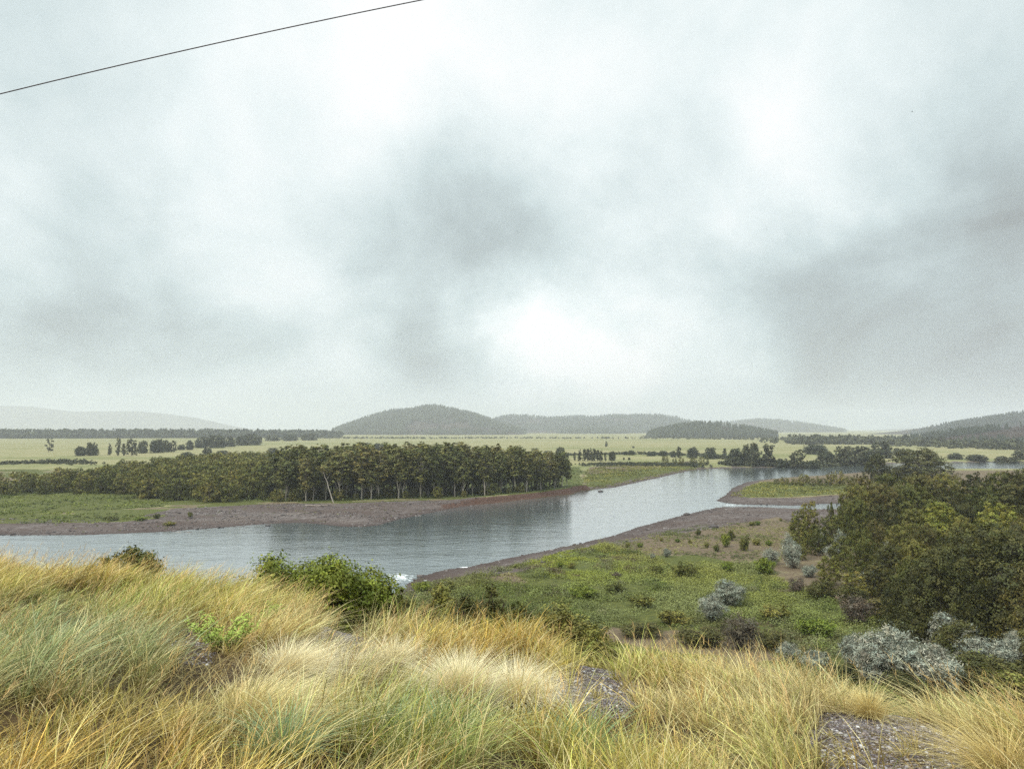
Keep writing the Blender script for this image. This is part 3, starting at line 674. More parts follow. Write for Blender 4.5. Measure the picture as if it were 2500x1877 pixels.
woods([(-500, 1750, 1), (0, 1780, 1), (200, 1800, 1), (420, 1850, 1.05), (600, 1900, 1), (820, 2000, .9)], 50, 20, 1100, 'long hazy belt of trees across the back of the left meadow', 1)
woods([(780, 1750, .6), (1000, 1750, .5), (1300, 1750, .5), (1650, 1700, .6), (1950, 1500, .9)], 60, 9, 420, 'thin scrub along the foot of the wooded hills', 2)
woods([(1930, 1150, 1), (2050, 1150, 1), (2200, 1100, .9), (2350, 900, .7), (2550, 800, .9), (2800, 750, 1)], 70, 13, 420, 'misty woods on the flat below the right slope', 3)
woods([(1310, 640, .5), (1420, 660, .6), (1560, 680, .7), (1700, 640, .7), (1790, 560, .8)], 14, 4, 420, 'low hedge of scrub along the near edge of the meadow', 4, 'scrub')
woods([(1425, 470, .6), (1500, 480, .8), (1600, 470, .8), (1700, 470, .9)], 14, 2.6, 420, 'low scrub on the bank behind the grassy spit', 5, 'scrub')
woods([(-500, 470, .8), (0, 480, .8), (90, 500, .8), (160, 500, 1), (230, 480, .5)], 14, 3.2, 260, 'dark scrub in the dip behind the low wood', 6, 'scrub')
woods([(500, 640, .6), (600, 600, .7), (700, 620, .7), (760, 640, .6)], 10, 4, 200, 'low scrub behind the left end of the tall stand', 7, 'scrub')
woods([(1770, 478, 1), (1850, 480, 1), (1990, 475, 1), (2120, 510, .8)], 5, 4.5, 260, 'bushy growth along the water under the river grove', 8, 'scrub')


# ------------------------------------------------------------------ right hand woodland and shrubs
DOM = [make_tree(200+i, 13.5, 7.2, .02, M_DARK if i % 2 else M_OLIVE, M_BARK, 24, 900, 22, .20, 'dome', flat=.60, tone=.22, spread=.16, fat=1.2) for i in range(4)]
M_LIGHT = leafmat('light_leaf', (.22, .215, .035), objvar=.3)
DOML = [make_tree(208+i, 13.5, 7.2, .02, M_LIGHT, M_BARK, 24, 900, 22, .20, 'dome', flat=.60, tone=.3, spread=.16, fat=1.2) for i in range(2)]
def at(px, row_top, d, w, lab, protos, h0, w0, name='woodland_tree', cat='tree', group='trees of the woodland on the near bank', n=[0]):
    x = P(px, d); zt = zat(row_top, d); g = H1(x, d); n[0] += 1
    return plant_tree(protos[n[0] % len(protos)], name, x, d, w/F*d/w0, lab, cat, group, sz=max(.1, (zt-g)/h0))
back = [(2100, 1152, 172, 80), (2165, 1146, 178, 90), (2235, 1144, 182, 95), (2305, 1150, 180, 95), (2375, 1146, 176, 90), (2440, 1140, 174, 90), (2500, 1130, 170, 100), (2570, 1132, 168, 110), (2640, 1130, 160, 110),
        (2085, 1172, 160, 75), (2150, 1172, 158, 90), (2230, 1176, 158, 100), (2310, 1180, 156, 100), (2400, 1176, 156, 100), (2480, 1166, 152, 110)]
NTH = ['leftmost', 'second', 'third', 'fourth', 'fifth', 'sixth', 'seventh', 'eighth', 'ninth']
for k, (px, t_, d, w) in enumerate(back):
    lab = ('%s crown from the left along the top line of the near woodland' % NTH[k]) if k < 9 else ('%s crown from the left in the row just below the woodland top line' % NTH[k-9])
    at(px, t_-4, d, w*1.35, lab, DOM, 13.3, 15)
spec = [(2080, 1200, 146, 80, 'dark tree forming the left edge of the woodland mass'), (2150, 1215, 142, 100, 'dark tree just inside the left edge of the woodland'),
        (2225, 1222, 138, 90, 'dull tree left of the light topped crown'), (2290, 1208, 136, 135, 'broad crown with a light green top in mid woodland'), (2430, 1208, 138, 130, 'second light topped crown near the right edge'),
        (2130, 1250, 128, 75, 'small rounded crown below the left mass'), (2185, 1262, 124, 80, 'rounded crown in the centre of the woodland'), (2250, 1262, 120, 90, 'brownish crown right of the centre'),
        (2340, 1245, 122, 90, 'brown green crown above the great front tree'), (2500, 1240, 122, 110, 'dark crown at the right edge above the great front tree'),
        (2094, 1272, 116, 90, 'fresh topped tree at the front left of the woodland'), (2160, 1310, 110, 90, 'brown tree behind the front bushes'), (2230, 1300, 104, 100, 'tree left of the great front tree'), (2560, 1260, 106, 120, 'tree beyond the right edge of the great front tree'),
        (2210, 1345, 98, 90, 'low tree at the foot of the woodland'), (2130, 1360, 104, 80, 'low bushy tree between silver shrubs')]
for px, t_, d, w, lab in spec: at(px, t_+4, d, w*1.12, lab, DOML if ('light' in lab or 'fresh' in lab or 'olive' in lab) and 'left of' not in lab else DOM, 13.3, 15)
LFT = [make_tree(220+i, 9, 3.4, .03, M_LOW, M_BARK, 16, 420, 18, .17, 'round', flat=.9, tone=.4) for i in range(3)]
for px, t_, d, w, lab in [(1968, 1212, 152, 60, 'upright green tree by the end of the side channel'), (1944, 1243, 146, 50, 'leafy tree left of the upright one at the woodland edge'), (2022, 1218, 160, 20, 'thin spire of a tree in front of the side channel'),
        (2050, 1205, 156, 36, 'narrow tree against the dark woodland edge'), (2022, 1250, 144, 66, 'light green rounded tree below the side channel'), (1990, 1272, 138, 50, 'light green tree between the leafy ones'),
        (1945, 1290, 134, 44, 'dark green small tree over the silver shrub'), (2040, 1300, 124, 60, 'green tree leaning over the silver bushes'), (2015, 1345, 112, 60, 'olive green tree at the front corner of the woodland'), (2075, 1385, 102, 70, 'olive bush at the front corner of the woodland')]:
    at(px, t_, d, w, lab, LFT, 9, 7.2)
# the great front tree
BIG = make_tree(250, 14, 9.5, .04, M_DARK, M_BARK, 34, 2300, 22, .17, 'dome', flat=.75, tone=.5, spread=.22)
BIG2 = make_tree(251, 12, 8, .04, M_DARK, M_BARK, 28, 1800, 22, .17, 'dome', flat=.75, tone=.5, spread=.22)
at(2410, 1270, 88, 360, 'great dark tree with bright leaf tips at the front right', [BIG], 13.6, 18.5, group=None)
at(2280, 1335, 84, 210, 'black green tree below and left of the great front tree', [BIG2], 11.6, 15.5, group=None)
at(2560, 1340, 78, 240, 'deep dark tree cut by the right edge of the photo', [BIG2], 11.6, 15.5, group=None)
at(2180, 1400, 88, 100, 'low dark tree with yellow sprays beside the great front tree', DOM, 13.3, 15, group=None)
# two crowns beyond the woodland
DIST = make_tree(260, 15, 8.5, .03, M_DARK, M_BARK, 26, 700, 18, .28, 'dome', flat=.7)
at(2237, 1090, 330, 165, 'wide dome crowned tree rising behind the woodland canopy', [DIST], 14.6, 17, group=None)
at(2137, 1104, 320, 62, 'upright brown green tree left of the dome crowned one', MID, 11.8, 13, group=None)
# thicket on the point bar
for n, (px, b, tp, w, lab) in enumerate([(1893, 1182, 1166, 18, 'leftmost small bush on the grassy point'), (1912, 1183, 1160, 24, 'bush beside the leftmost one on the grassy point'), (1935, 1184, 1164, 18, 'low bush in the thicket on the point'),
        (1958, 1184, 1153, 34, 'big dark bush in the thicket on the point'), (1980, 1184, 1163, 22, 'low bush right of the big dark one'), (1992, 1182, 1157, 9, 'slim pointed bush in the thicket'), (2005, 1184, 1164, 30, 'wide low bush in the thicket'),
        (2022, 1183, 1147, 22, 'tall narrow bush in the thicket on the point'), (2045, 1183, 1144, 30, 'tallest bush at the right of the thicket'), (2068, 1180, 1158, 30, 'bush half hidden by the dark woodland edge')]):
    d = (EYE-FL)*F/(b-HR); plant_tree(LOW[n % 6], 'point_bush', P(px, d), d, w/F*d/8.8, lab, 'bush', 'bushes of the thicket on the grassy point', sz=(b-tp)/F*d/9)

def shrub(seed, w, h, leafm, n, leaf, nl=7, tone=.3, asp=.35, twig=M_TWIG, spiky=.5, lean=0, per=14):
    """many stemmed shrub: stems fan from the base, leafy sprays along them"""
    r = np.random.RandomState(seed); parts = []; lobes = []
    for k in range(nl*2):
        a = r.uniform(0, 6.28); f = r.uniform(.2, 1)**.7; rr = w/2*f*.8
        e = np.array([rr*math.cos(a) + lean*h, rr*math.sin(a), h*(1-.45*f*f)*r.uniform(.7, 1)])
        p = wander(r, (r.normal(0, .04*w), r.normal(0, .04*w), -.2), e, 5, .04*w); parts.append(tube(p, np.linspace(.012*h, .004*h, 5), 4))
        for q in (2, 3, 4): lobes.append((p[q]*[1, 1, .92], np.array([w*.15, w*.15, h*.15])*r.uniform(.7, 1.25)))
    TV, TQ = join(parts); V, Q, C = crown_cloud(r, lobes, n//per, per, leaf, tone, spread=spiky, up=.7, asp=asp)
    return mesh('stems', TV, TQ, twig, None, True), mesh('foliage', V, Q, leafm, C)
SIL = [shrub(400+i, 4.4, 3.6, M_SILV, 11000, .13, 13, .5, .22, spiky=.42, lean=.12, per=11) for i in range(4)]
def put_shrub(protos, name, px, b, tp, w, lab, w0, h0, k, cat='shrub', group=None):
    d = (EYE-FL)*F/(b-HR); x = P(px, d)
    return plant_tree(protos[k % len(protos)], name, x, d, w/F*d/w0, lab, cat, group, sz=(b-tp)/F*d/h0, parts=('stems', 'foliage'))
sil = [(1772, 1465, 1400, 90, 'upper half of the pair of silver shrubs in the green flat'), (1735, 1500, 1430, 78, 'lower left half of the pair of silver shrubs in the green flat'),
       (1918, 1604, 1550, 58, 'small bright silver shrub at the edge of the bare dirt'), (1985, 1628, 1572, 92, 'dull grey green shrub right of the small silver one'),
       (2060, 1615, 1530, 60, 'narrow silver shrub between the dull one and the big clump'), (2110, 1650, 1535, 130, 'left part of the big silver shrub clump'), (2175, 1650, 1508, 160, 'tall middle of the big silver shrub clump'), (2265, 1672, 1545, 150, 'right part of the big silver shrub clump'),
       (2300, 1572, 1480, 120, 'silver shrub against the great dark tree'), (2400, 1604, 1545, 110, 'sprawling silver shrub right of the clump'), (2475, 1608, 1518, 90, 'silver shrub at the right edge of the photo'), (2350, 1600, 1530, 90, 'silver shrub below the great dark tree'),
       (1930, 1380, 1312, 60, 'silver shrub under the woodland edge by the dirt'), (1918, 1345, 1296, 40, 'upper silver shrub at the woodland edge'), (1872, 1372, 1326, 44, 'leftmost silver shrub on the dry ground'), (2005, 1336, 1280, 46, 'silver shrub among the light green trees'),
       (1624, 1352, 1330, 24, 'lone pale shrub beside the gravel on the green flat'), (2045, 1345, 1286, 34, 'small silver bush glimpsed in the woodland'), (2030, 1365, 1318, 44, 'silver bush below the small glimpsed one'), (2157, 1400, 1318, 50, 'bright silver shrub between dark crowns'),
       (2115, 1440, 1380, 60, 'grey silver shrub at the foot of the woodland'), (2225, 1470, 1418, 60, 'small silver shrub beside the dark hollow'), (1965, 1402, 1368, 40, 'pale shrub in the grass below the woodland'), (1590, 1362, 1340, 16, 'tiny pale shrub left of the lone one')]
for k, (px, b, tp, w, lab) in enumerate(sil): put_shrub(SIL, 'silver_shrub', px, b, tp, w, lab, 4.6, 3.6, k, group='silver leaved shrubs below the woodland')
TWI = [shrub(430+i, 4, 3, M_MAUVE, 4200, .10, 9, .4, .4) for i in range(2)]
for k, (px, b, tp, w, lab) in enumerate([(2075, 1512, 1428, 95, 'brown twiggy shrub beside the dark shaded hedge'), (1795, 1570, 1478, 110, 'brown leafless looking shrub below the silver pair'), (1500, 1405, 1385, 30, 'small brown shrub on the green flat'), (1935, 1440, 1395, 50, 'mauve brown shrub at the woodland foot')]):
    put_shrub(TWI, 'brown_shrub', px, b, tp, w, lab, 4.2, 3.1, k)
DKS = [shrub(460+i, 4.4, 3, M_DARK, 9000, .10, 10, .45, .5) for i in range(2)]
for k, (px, b, tp, w, lab) in enumerate([(2150, 1500, 1448, 130, 'dark hedge like shrub running under the woodland'), (2230, 1520, 1462, 120, 'dark shrub continuing the hedge towards the great tree'), (1995, 1452, 1405, 80, 'dark shrub at the woodland foot by the flat'), (2060, 1462, 1412, 90, 'dark shrub between the front corner and the brown twiggy one'),
        (2150, 1440, 1380, 100, 'dark bush under the fresh topped tree'), (2350, 1660, 1580, 150, 'dark shrub behind the big silver clump'), (2450, 1650, 1590, 140, 'dark shrub below the sprawling silver one'), (2050, 1650, 1610, 90, 'dark undergrowth at the foot of the silver clump'),
        (2200, 1690, 1630, 140, 'dark undergrowth in front of the silver clump'), (2320, 1590, 1500, 120, 'black green shrub beside the silver shrub by the great tree'), (1700, 1560, 1515, 130, 'brownish dark shrub by the dirt track'), (1880, 1570, 1530, 90, 'dark low shrub at the end of the lush patch'),
        (1560, 1540, 1505, 110, 'dark shrub above the dirt track'), (2520, 1620, 1520, 120, 'dark shrub cut by the right edge')]):
    put_shrub(DKS, 'dark_shrub', px, b, tp, w, lab, 4.6, 3.1, k, group='dark shrubs under the woodland')
# low green bushes of the flats
GRB = [shrub(440+i, 3, 1.6, M_FRESH, 3600, .09, 9, .4, .5) for i in range(3)]
DRB = [shrub(450+i, 3, 1.6, M_LOW, 3600, .09, 9, .4, .5) for i in range(3)]
lows = [(1668, 1400, 1362, 72, 'round green bush left of the woodland on the flat'), (1860, 1392, 1352, 56, 'round bush below the leftmost silver shrub'), (1780, 1315, 1288, 22, 'upright bush on the bare gravel flat'), (1810, 1338, 1300, 30, 'bushy clump on the gravel flat'),
        (1765, 1330, 1296, 26, 'tall clump of weeds on the gravel flat'), (1700, 1300, 1285, 16, 'small bush on the gravel near the dark rock'), (1830, 1278, 1268, 22, 'flat brown bush on the gravel by the channel'), (1845, 1278, 1266, 14, 'brown bush beside the flat one on the gravel'),
        (1900, 1268, 1262, 10, 'speck of a bush near the woodland on the gravel'), (1840, 1325, 1310, 26, 'low tuft on the dry flat'), (1870, 1326, 1312, 20, 'low tuft right of the others on the dry flat'), (1745, 1340, 1322, 20, 'tuft left of the clump on the dry flat'),
        (1720, 1330, 1318, 16, 'tuft at the middle of the dry flat'), (1650, 1318, 1308, 14, 'small tuft left on the dry flat'), (1680, 1322, 1312, 12, 'smaller tuft on the dry flat'), (1612, 1315, 1307, 12, 'tuft near the river edge of the dry flat'),
        (1560, 1330, 1318, 18, 'tuft above the bright green patch'), (1530, 1330, 1318, 16, 'second tuft above the bright green patch'), (1480, 1338, 1325, 22, 'bush on the top of the bright green patch'), (1365, 1378, 1362, 18, 'small dark bush left of the green patch'),
        (1393, 1378, 1364, 22, 'small dark bush beside another at the green patch'), (1600, 1392, 1368, 40, 'low bush in the green flat'), (1770, 1385, 1360, 34, 'low bush right of the round green one'), (1500, 1440, 1410, 60, 'spreading bush in the green flat'),
        (1560, 1470, 1440, 70, 'wide low bush in the middle of the green flat'), (1420, 1450, 1418, 70, 'dark spreading bush at the left of the green flat'), (1640, 1510, 1476, 90, 'broad weed clump by the dirt track'), (1880, 1500, 1460, 90, 'broad green bush in the lush hollow'),
        (1980, 1540, 1495, 100, 'broad bright bush above the silver clump'), (2250, 1530, 1490, 90, 'yellow green bush in the open patch by the great tree'), (2420, 1680, 1620, 160, 'spreading green bush on the bank at the right edge'), (2540, 1700, 1640, 160, 'green bush beyond the right edge of the bank'),
        (470, 1258, 1245, 16, 'round bush on the far gravel bank'), (390, 1262, 1248, 20, 'bush on the far gravel bank'), (350, 1266, 1256, 34, 'flat bush on the far gravel bank'), (280, 1266, 1256, 40, 'wide flat bush on the far bank'), (420, 1272, 1263, 34, 'low bush near the far water edge'),
        (1030, 1420, 1395, 50, 'small olive bush at the near shore'), (1090, 1428, 1402, 60, 'olive bush on the near shore point')]
for k, (px, b, tp, w, lab) in enumerate(lows): put_shrub(GRB if k % 3 == 1 else DRB, 'low_bush', px, b, tp, w, lab, 3.1, 1.65, k, 'bush', 'low bushes of the flats')


# leafy ground cover
def cover(polys, n, size, hgt, tones, label, seed, per=26, leaf=.12, patches=None, thr=(-.5, .12)):
    r = np.random.RandomState(seed); xs = []; ys = []
    A = np.array([abs(sum(p[i][0]*p[(i+1) % len(p)][1]-p[(i+1) % len(p)][0]*p[i][1] for i in range(len(p))))/2 for p in polys]); A = A/A.sum()
    for p, a in zip(polys, A):
        q = np.array(p); m = 0; need = int(n*a); lo, hi = q.min(0), q.max(0); gx = []; gy = []
        while m < need:
            x = r.uniform(lo[0], hi[0], 4000); y = r.uniform(lo[1], hi[1], 4000); k = (sdf(x, y, p) > -1.2) & (fbm(x/7, y/5, seed, 3) > r.uniform(*thr, 4000))
            gx.append(x[k]); gy.append(y[k]); m += k.sum()
        xs.append(np.concatenate(gx)[:need]); ys.append(np.concatenate(gy)[:need])
    x = np.concatenate(xs); y = np.concatenate(ys); k = (-sdf(x, y, RIVER) > 2); x, y = x[k], y[k]; z, s, hh, st = height(x, y, True); N = len(x)
    s_ = size*r.uniform(.5, 1.4, N); hz = hgt*r.uniform(.4, 1.4, N)*np.clip(1 + 3.2*fbm(x/4.5, y/5.5, seed+3, 3), .25, 3.4)
    pos = np.repeat(np.stack([x, y, z], 1), per, 0); d = r.normal(0, 1, (N*per, 3)); d[:, 2] = np.abs(d[:, 2]); d /= np.linalg.norm(d, axis=1)[:, None]
    pos = pos + d*np.stack([np.repeat(s_, per), np.repeat(s_, per), np.repeat(hz, per)], 1)*r.uniform(.4, 1, (N*per, 1))
    V, Q = leaves(r, pos, d*.5 + [0, 0, .6], leaf*r.uniform(.6, 1.4, N*per), .45, .5)
    qx, qy = proj(x, y, z)
    T = np.array(tones); f = np.clip(fbm(x/13, y/9, seed+7, 3)*1.6 + .5 + r.normal(0, .14, N), 0, .999)*(len(T)-1); i = f.astype(int); c = T[i]*(1-(f-i))[:, None] + T[np.minimum(i+1, len(T)-1)]*(f-i)[:, None]
    if patches:
        Wt = np.full(N, .5); cc_ = c*.5
        for cx, cy_, rx, ry, co, w in patches:
            g_ = w*np.exp(-((qx-cx)/rx)**2 - ((qy-cy_)/ry)**2)*r.uniform(.3, 1.7, N); Wt = Wt + g_; cc_ = cc_ + g_[:, None]*np.array(co)
        c = cc_/Wt[:, None]
    c = np.repeat(c*r.uniform(.7, 1.3, (N, 1)), per, 0)*r.uniform(.86, 1.14, (N*per, 1))
    tag(obj('ground_cover', mesh('ground_cover', V, Q, M_COVER, np.repeat(c, 4, 0))), label, 'ground cover', kind='stuff')
cover([GREEN[0]], 26000, .75, .55, [(.06, .058, .014), (.13, .13, .025), (.16, .17, .055), (.22, .22, .085), (.27, .27, .035), (.08, .07, .025), (.19, .14, .06), (.19, .20, .075)], 'lush green weeds and ferny shrubs on the near flat', 5, 22, .095, [
    (1400, 1370, 110, 40, (.31, .30, .028), 2.0), (1290, 1460, 130, 60, (.13, .14, .02), 1.2), (1500, 1420, 120, 50, (.27, .27, .055), 1.3), (1600, 1480, 160, 50, (.25, .25, .09), 1.5), (1700, 1400, 90, 30, (.29, .26, .06), 1.2),
    (1850, 1450, 150, 40, (.27, .255, .055), 1.4), (1950, 1510, 160, 40, (.23, .24, .06), 1.6), (2250, 1500, 120, 30, (.26, .24, .04), 1.3), (1640, 1550, 120, 30, (.08, .05, .03), 1.8), (1850, 1560, 120, 25, (.08, .05, .03), 1.6), (1380, 1520, 120, 40, (.10, .11, .03), 1.2), (1550, 1350, 100, 18, (.22, .16, .07), 1.5), (1080, 1420, 100, 30, (.16, .14, .04), 1.2), (2400, 1650, 200, 60, (.13, .15, .025), 1.3)], (-.22, .14))
cover([GREEN[0]], 650, 1.3, .9, [(.07, .075, .018), (.16, .18, .03), (.10, .10, .03), (.24, .25, .05), (.20, .20, .09), (.12, .08, .04)], 'knee high brush scattered in clumps over the near flat', 15, 150, .11, None, (-.05, .25))
cover([GREEN[1], STRIPS[0]], 5000, .9, .4, [(.07, .075, .015), (.13, .145, .022), (.20, .20, .035)], 'bright green growth along the far left bank', 6, 12, .25)
cover([GREEN[2], GREEN[3]], 3800, .9, .5, [(.08, .09, .02), (.15, .17, .04), (.18, .20, .06)], 'undergrowth below the tall stand', 7, 10, .25)
cover([GREEN[4], GREEN[5]], 4500, .9, .35, [(.11, .10, .022), (.17, .16, .03), (.25, .20, .05)], 'olive grass on the points by the water', 8, 8, .28)
cover([GRAVEL[0]], 420, .5, .22, [(.09, .085, .02), (.20, .20, .05), (.14, .10, .05)], 'sparse tufts dotted over the far gravel bar', 10, 10, .16)
cover([DIRT[0], DIRT[1]], 2600, .45, .25, [(.08, .09, .02), (.16, .16, .04), (.26, .22, .08)], 'sparse dry tufts on the bare flat', 9, 16, .10)


def cobbles():
    tm = []; rr = np.random.RandomState(5)
    for i in range(5):                                      # rough eight cornered stones
        V = np.array([(x, y, z) for x in (-1, 1) for y in (-1, 1) for z in (-1, 1)], float)*rr.uniform(.55, 1.0, (8, 3))*[1, .8, .5]
        tm.append((V, np.array([(0, 1, 3, 2), (4, 6, 7, 5), (0, 4, 5, 1), (2, 3, 7, 6), (0, 2, 6, 4), (1, 5, 7, 3)])))
    m, nt, b, out = mat('cobble'); at_ = nt.nodes.new('ShaderNodeAttribute'); at_.attribute_name = 'col'; nt.links.new(at_.outputs['Color'], b.inputs['Base Color']); b.inputs['Roughness'].default_value = .8
    for poly, n, sz, lab in ((GRAVEL[0], 9000, .12, 'loose cobbles over the far gravel bar'), (GRAVEL[1], 9000, .11, 'loose cobbles over the near gravel flat')):
        q = np.array(poly); lo, hi = q.min(0), q.max(0); lo[0] = max(lo[0], -190); x = rr.uniform(lo[0], hi[0], n*5); y = rr.uniform(lo[1], hi[1], n*5)
        k = (sdf(x, y, poly) > 0) & (-sdf(x, y, RIVER) > -1.0) & (fbm(x/9, y/4, 19, 3) > rr.uniform(-.3, .3, n*5)); x, y = x[k][:n], y[k][:n]; N = len(x)
        s = np.clip(sz*rr.lognormal(0, .5, N), .05, .8); z = height(x, y) + s*.1
        c = np.array([(.06, .046, .044), (.13, .105, .098), (.22, .19, .18), (.29, .265, .25)])[rr.choice(4, N, p=[.42, .34, .18, .06])]
        V, Fc, C = scatter(tm, np.stack([x, y, z], 1), s, s, rr.uniform(0, 6.28, N), c)
        tag(obj('cobbles', mesh('cobbles', V, Fc, m, C)), lab, 'cobbles', kind='stuff')
cobbles()
# driftwood, rocks, stumps
def rock_mesh(seed, sx, sy, sz, n=3):
    import bmesh
    bm = bmesh.new(); bmesh.ops.create_icosphere(bm, subdivisions=n, radius=1); r = np.random.RandomState(seed); o = r.uniform(0, 50, 2)
    co = np.array([v.co for v in bm.verts]); k = 1 + .35*fbm(co[:, 0]*1.3+o[0], co[:, 1]*1.3+co[:, 2]*1.7+o[1], seed, 3)
    for v, q in zip(bm.verts, k): v.co = Vector((v.co.x*sx*q, v.co.y*sy*q, v.co.z*sz*q))
    me = bpy.data.meshes.new('rock'); bm.to_mesh(me); bm.free(); me.materials.append(M_ROCK)
    return me
M_ROCK, nt, b, out = mat('dark_rock'); n_ = nnode(nt, 3, 5, .7); nt.links.new(ramp(nt, n_.outputs[0], [(.3, (.03, .025, .024)), (.7, (.11, .09, .085))]), b.inputs['Base Color']); b.inputs['Roughness'].default_value = .8
for px, py, s, lab, z in [(1466, 1200, 1.0, 'dark rock standing in the river off the grassy spit', 0), (1743, 1286, 1.2, 'dark boulder on the near gravel flat', FL), (1676, 1256, .9, 'low rock at the near water edge', .2), (654, 1283, .7, 'small rock in the shallows off the far gravel bank', 0)]:
    x, y = G(px, py, z); o = obj('rock', rock_mesh(int(px), s, s*.8, s*.55), None, (x, y, max(H1(x, y), -.1)+s*.12)); tag(o, lab, 'rock')
M_DRIFT = barkmat('driftwood', (.16, .12, .10), (.36, .30, .25))
def drift(px, py, ln, ang, r0, lab, fork=2):
    x, y = G(px, py, FL); z = H1(x, y); r = np.random.RandomState(int(px)); e = np.array([ln*math.cos(ang), ln*math.sin(ang), r0*.6])
    parts = [tube(wander(r, (0, 0, r0*.8), e + [0, 0, r0], 6, ln*.02), np.linspace(r0, r0*.4, 6), 6)]
    for k in range(fork): parts.append(tube(wander(r, e*(.5+.2*k)+[0, 0, r0*.6], e*(.7+.2*k) + [r.uniform(-.5, .5)*ln*.2, r.uniform(-.5, .5)*ln*.2, ln*.09], 3, .03), [r0*.4, r0*.3, r0*.1], 4))
    V, Q = join(parts); tag(obj('driftwood', mesh('driftwood', V, Q, M_DRIFT, None, True), None, (x, y, z)), lab, 'driftwood')
drift(745, 1236, 9, .05, .28, 'long pale driftwood log below the leaning trunk')
drift(700, 1254, 6, .5, .14, 'thin driftwood branch near the water under the tall stand')
drift(905, 1241, 3, .1, .13, 'small driftwood stick on the gravel bar')
drift(560, 1262, 4, .2, .10, 'grey branch lying near the middle of the far gravel bar')
drift(420, 1284, 5, -.15, .10, 'thin log at the far water edge on the left')
drift(1215, 1226, 5, .4, .16, 'fallen trunk leaning off the eroded bank')
drift(1480, 1143, 9, -.1, .35, 'driftwood log on the muddy bank behind the spit')
drift(1590, 1160, 5, .3, .2, 'dark snag at the edge of the grassy spit')

def foam():
    m, nt, b, out = mat('foam'); b.inputs['Base Color'].default_value = (.8, .82, .82, 1); b.inputs['Roughness'].default_value = .7
    r = np.random.RandomState(12); V = []; Q = []
    for cx, cy_, rx, ry, n in ((978, 1410, 30, 9, 60), (1135, 1385, 22, 2.5, 22), (1790, 1232, 34, 1.2, 20)):
        for k in range(n):
            x, y = G(cx + r.normal(0, rx*.5), cy_ + r.normal(0, ry*.5), .02); L = r.uniform(.15, .7); h_ = r.uniform(.03, .12); a = r.normal(.1, .3); i = len(V)
            c, s_ = math.cos(a), math.sin(a)
            V += [(x-L*c, y-L*s_, .015), (x+h_*s_, y-h_, .03), (x+L*c, y+L*s_, .015), (x-h_*s_, y+h_, .06)]; Q.append((i, i+1, i+2, i+3))
    tag(obj('foam', mesh('foam', V, [np.array(Q)], m)), 'white broken ripples where the shallows meet the near shore', 'foam', kind='stuff')
foam()

# ------------------------------------------------------------------ shrubs on the near slope
def slope_bush(px, top, d, w, leafm, n, leaf, lab, seed, asp=.55, tone=.45, depth=2.2, twig=M_TWIG, name='slope_bush', vis=170, lobes=None, spiky=.40):
    x = P(px, d); g = H1(x, d); h = zat(top, d) - g; wd = w/F*d
    vh = vis/F*d; h -= wd*.10
    r = np.random.RandomState(seed); t = thing(name, (x, d, g), lab, 'bush'); parts = []; lb = []
    pts = lobes or [(-.36, .82), (-.2, .60), (-.05, .72), (.10, 1.0), (.24, .86), (.36, .66), (.47, .45), (-.45, .5), (0, .45), (.2, .5), (-.28, .45)]
    for fx, fz in pts:
        for k in range(2):
            yy = r.uniform(-.3, .3)*depth; c = np.array([fx*wd, yy, h - (1-fz)*vh - .15*abs(yy)])
            lr = wd*.105*r.uniform(.8, 1.2)
            parts.append(tube(wander(r, (r.normal(0, .1), r.normal(0, .1), -.3), c, 6, .10), np.linspace(.05, .012, 6), 5)); lb.append((c, np.array([lr*1.15, lr*1.15, lr])))
            for q in range(4): lb.append((c*[r.uniform(.8, 1.05), 1, 1] - [0, 0, r.uniform(.1, .3)*vh], np.array([lr, lr, lr])))
    V, Q = join(parts); obj('stems', mesh('stems', V, Q, twig, None, True), t)
    V, Q, C = crown_cloud(r, lb, n//16, 16, leaf, tone, spread=spiky, up=.5, asp=asp); obj('foliage', mesh('foliage', V, Q, leafm, C), t)
slope_bush(780, 1345, 16.5, 330, M_FRESH, 60000, .036, 'leafy green bush rising behind the grass in front of the river', 501, lobes=[(-.44, .72), (-.33, .97), (-.27, .80), (-.12, .86), (0, .86), (.05, .70), (.12, 1.0), (.20, .98), (.26, .88), (.36, .78), (.46, .62), (-.4, .6), (-.2, .6), (.1, .6), (.3, .6), (-.05, .45), (.2, .45), (-.3, .45)])
slope_bush(955, 1405, 17.5, 90, M_LOW, 9000, .038, 'small dark bush joined to the right end of the leafy green bush', 502)
slope_bush(330, 1332, 19.5, 190, M_LOW, 16000, .038, 'dark low bush peeping over the grass at the left', 503, lobes=[(-.4, .90), (-.2, .93), (-.05, 1.0), (.1, .93), (.25, .95), (.42, .90), (0, .8), (.2, .8), (-.2, .8)])
slope_bush(1185, 1420, 21, 160, M_DARK, 9000, .035, 'dark bare twigged bush at the top of the slope', 504, name='twiggy_bush')
slope_bush(1330, 1470, 27, 300, M_LOW, 34000, .06, 'spreading green bush below the crest beside the twiggy one', 505)
slope_bush(1430, 1520, 24, 210, M_LOW, 20000, .05, 'yellow green bush at the right of the spreading one', 506)
slope_bush(1060, 1425, 30, 180, M_LOW, 22000, .06, 'olive bush on the slope above the near shore', 507)
slope_bush(1120, 1442, 24, 190, M_DARK, 22000, .045, 'dark bush in the band running right from the leafy green bush', 509)
slope_bush(1250, 1465, 19, 150, M_LOW, 16000, .04, 'dark green bush low behind the orange grass', 508)


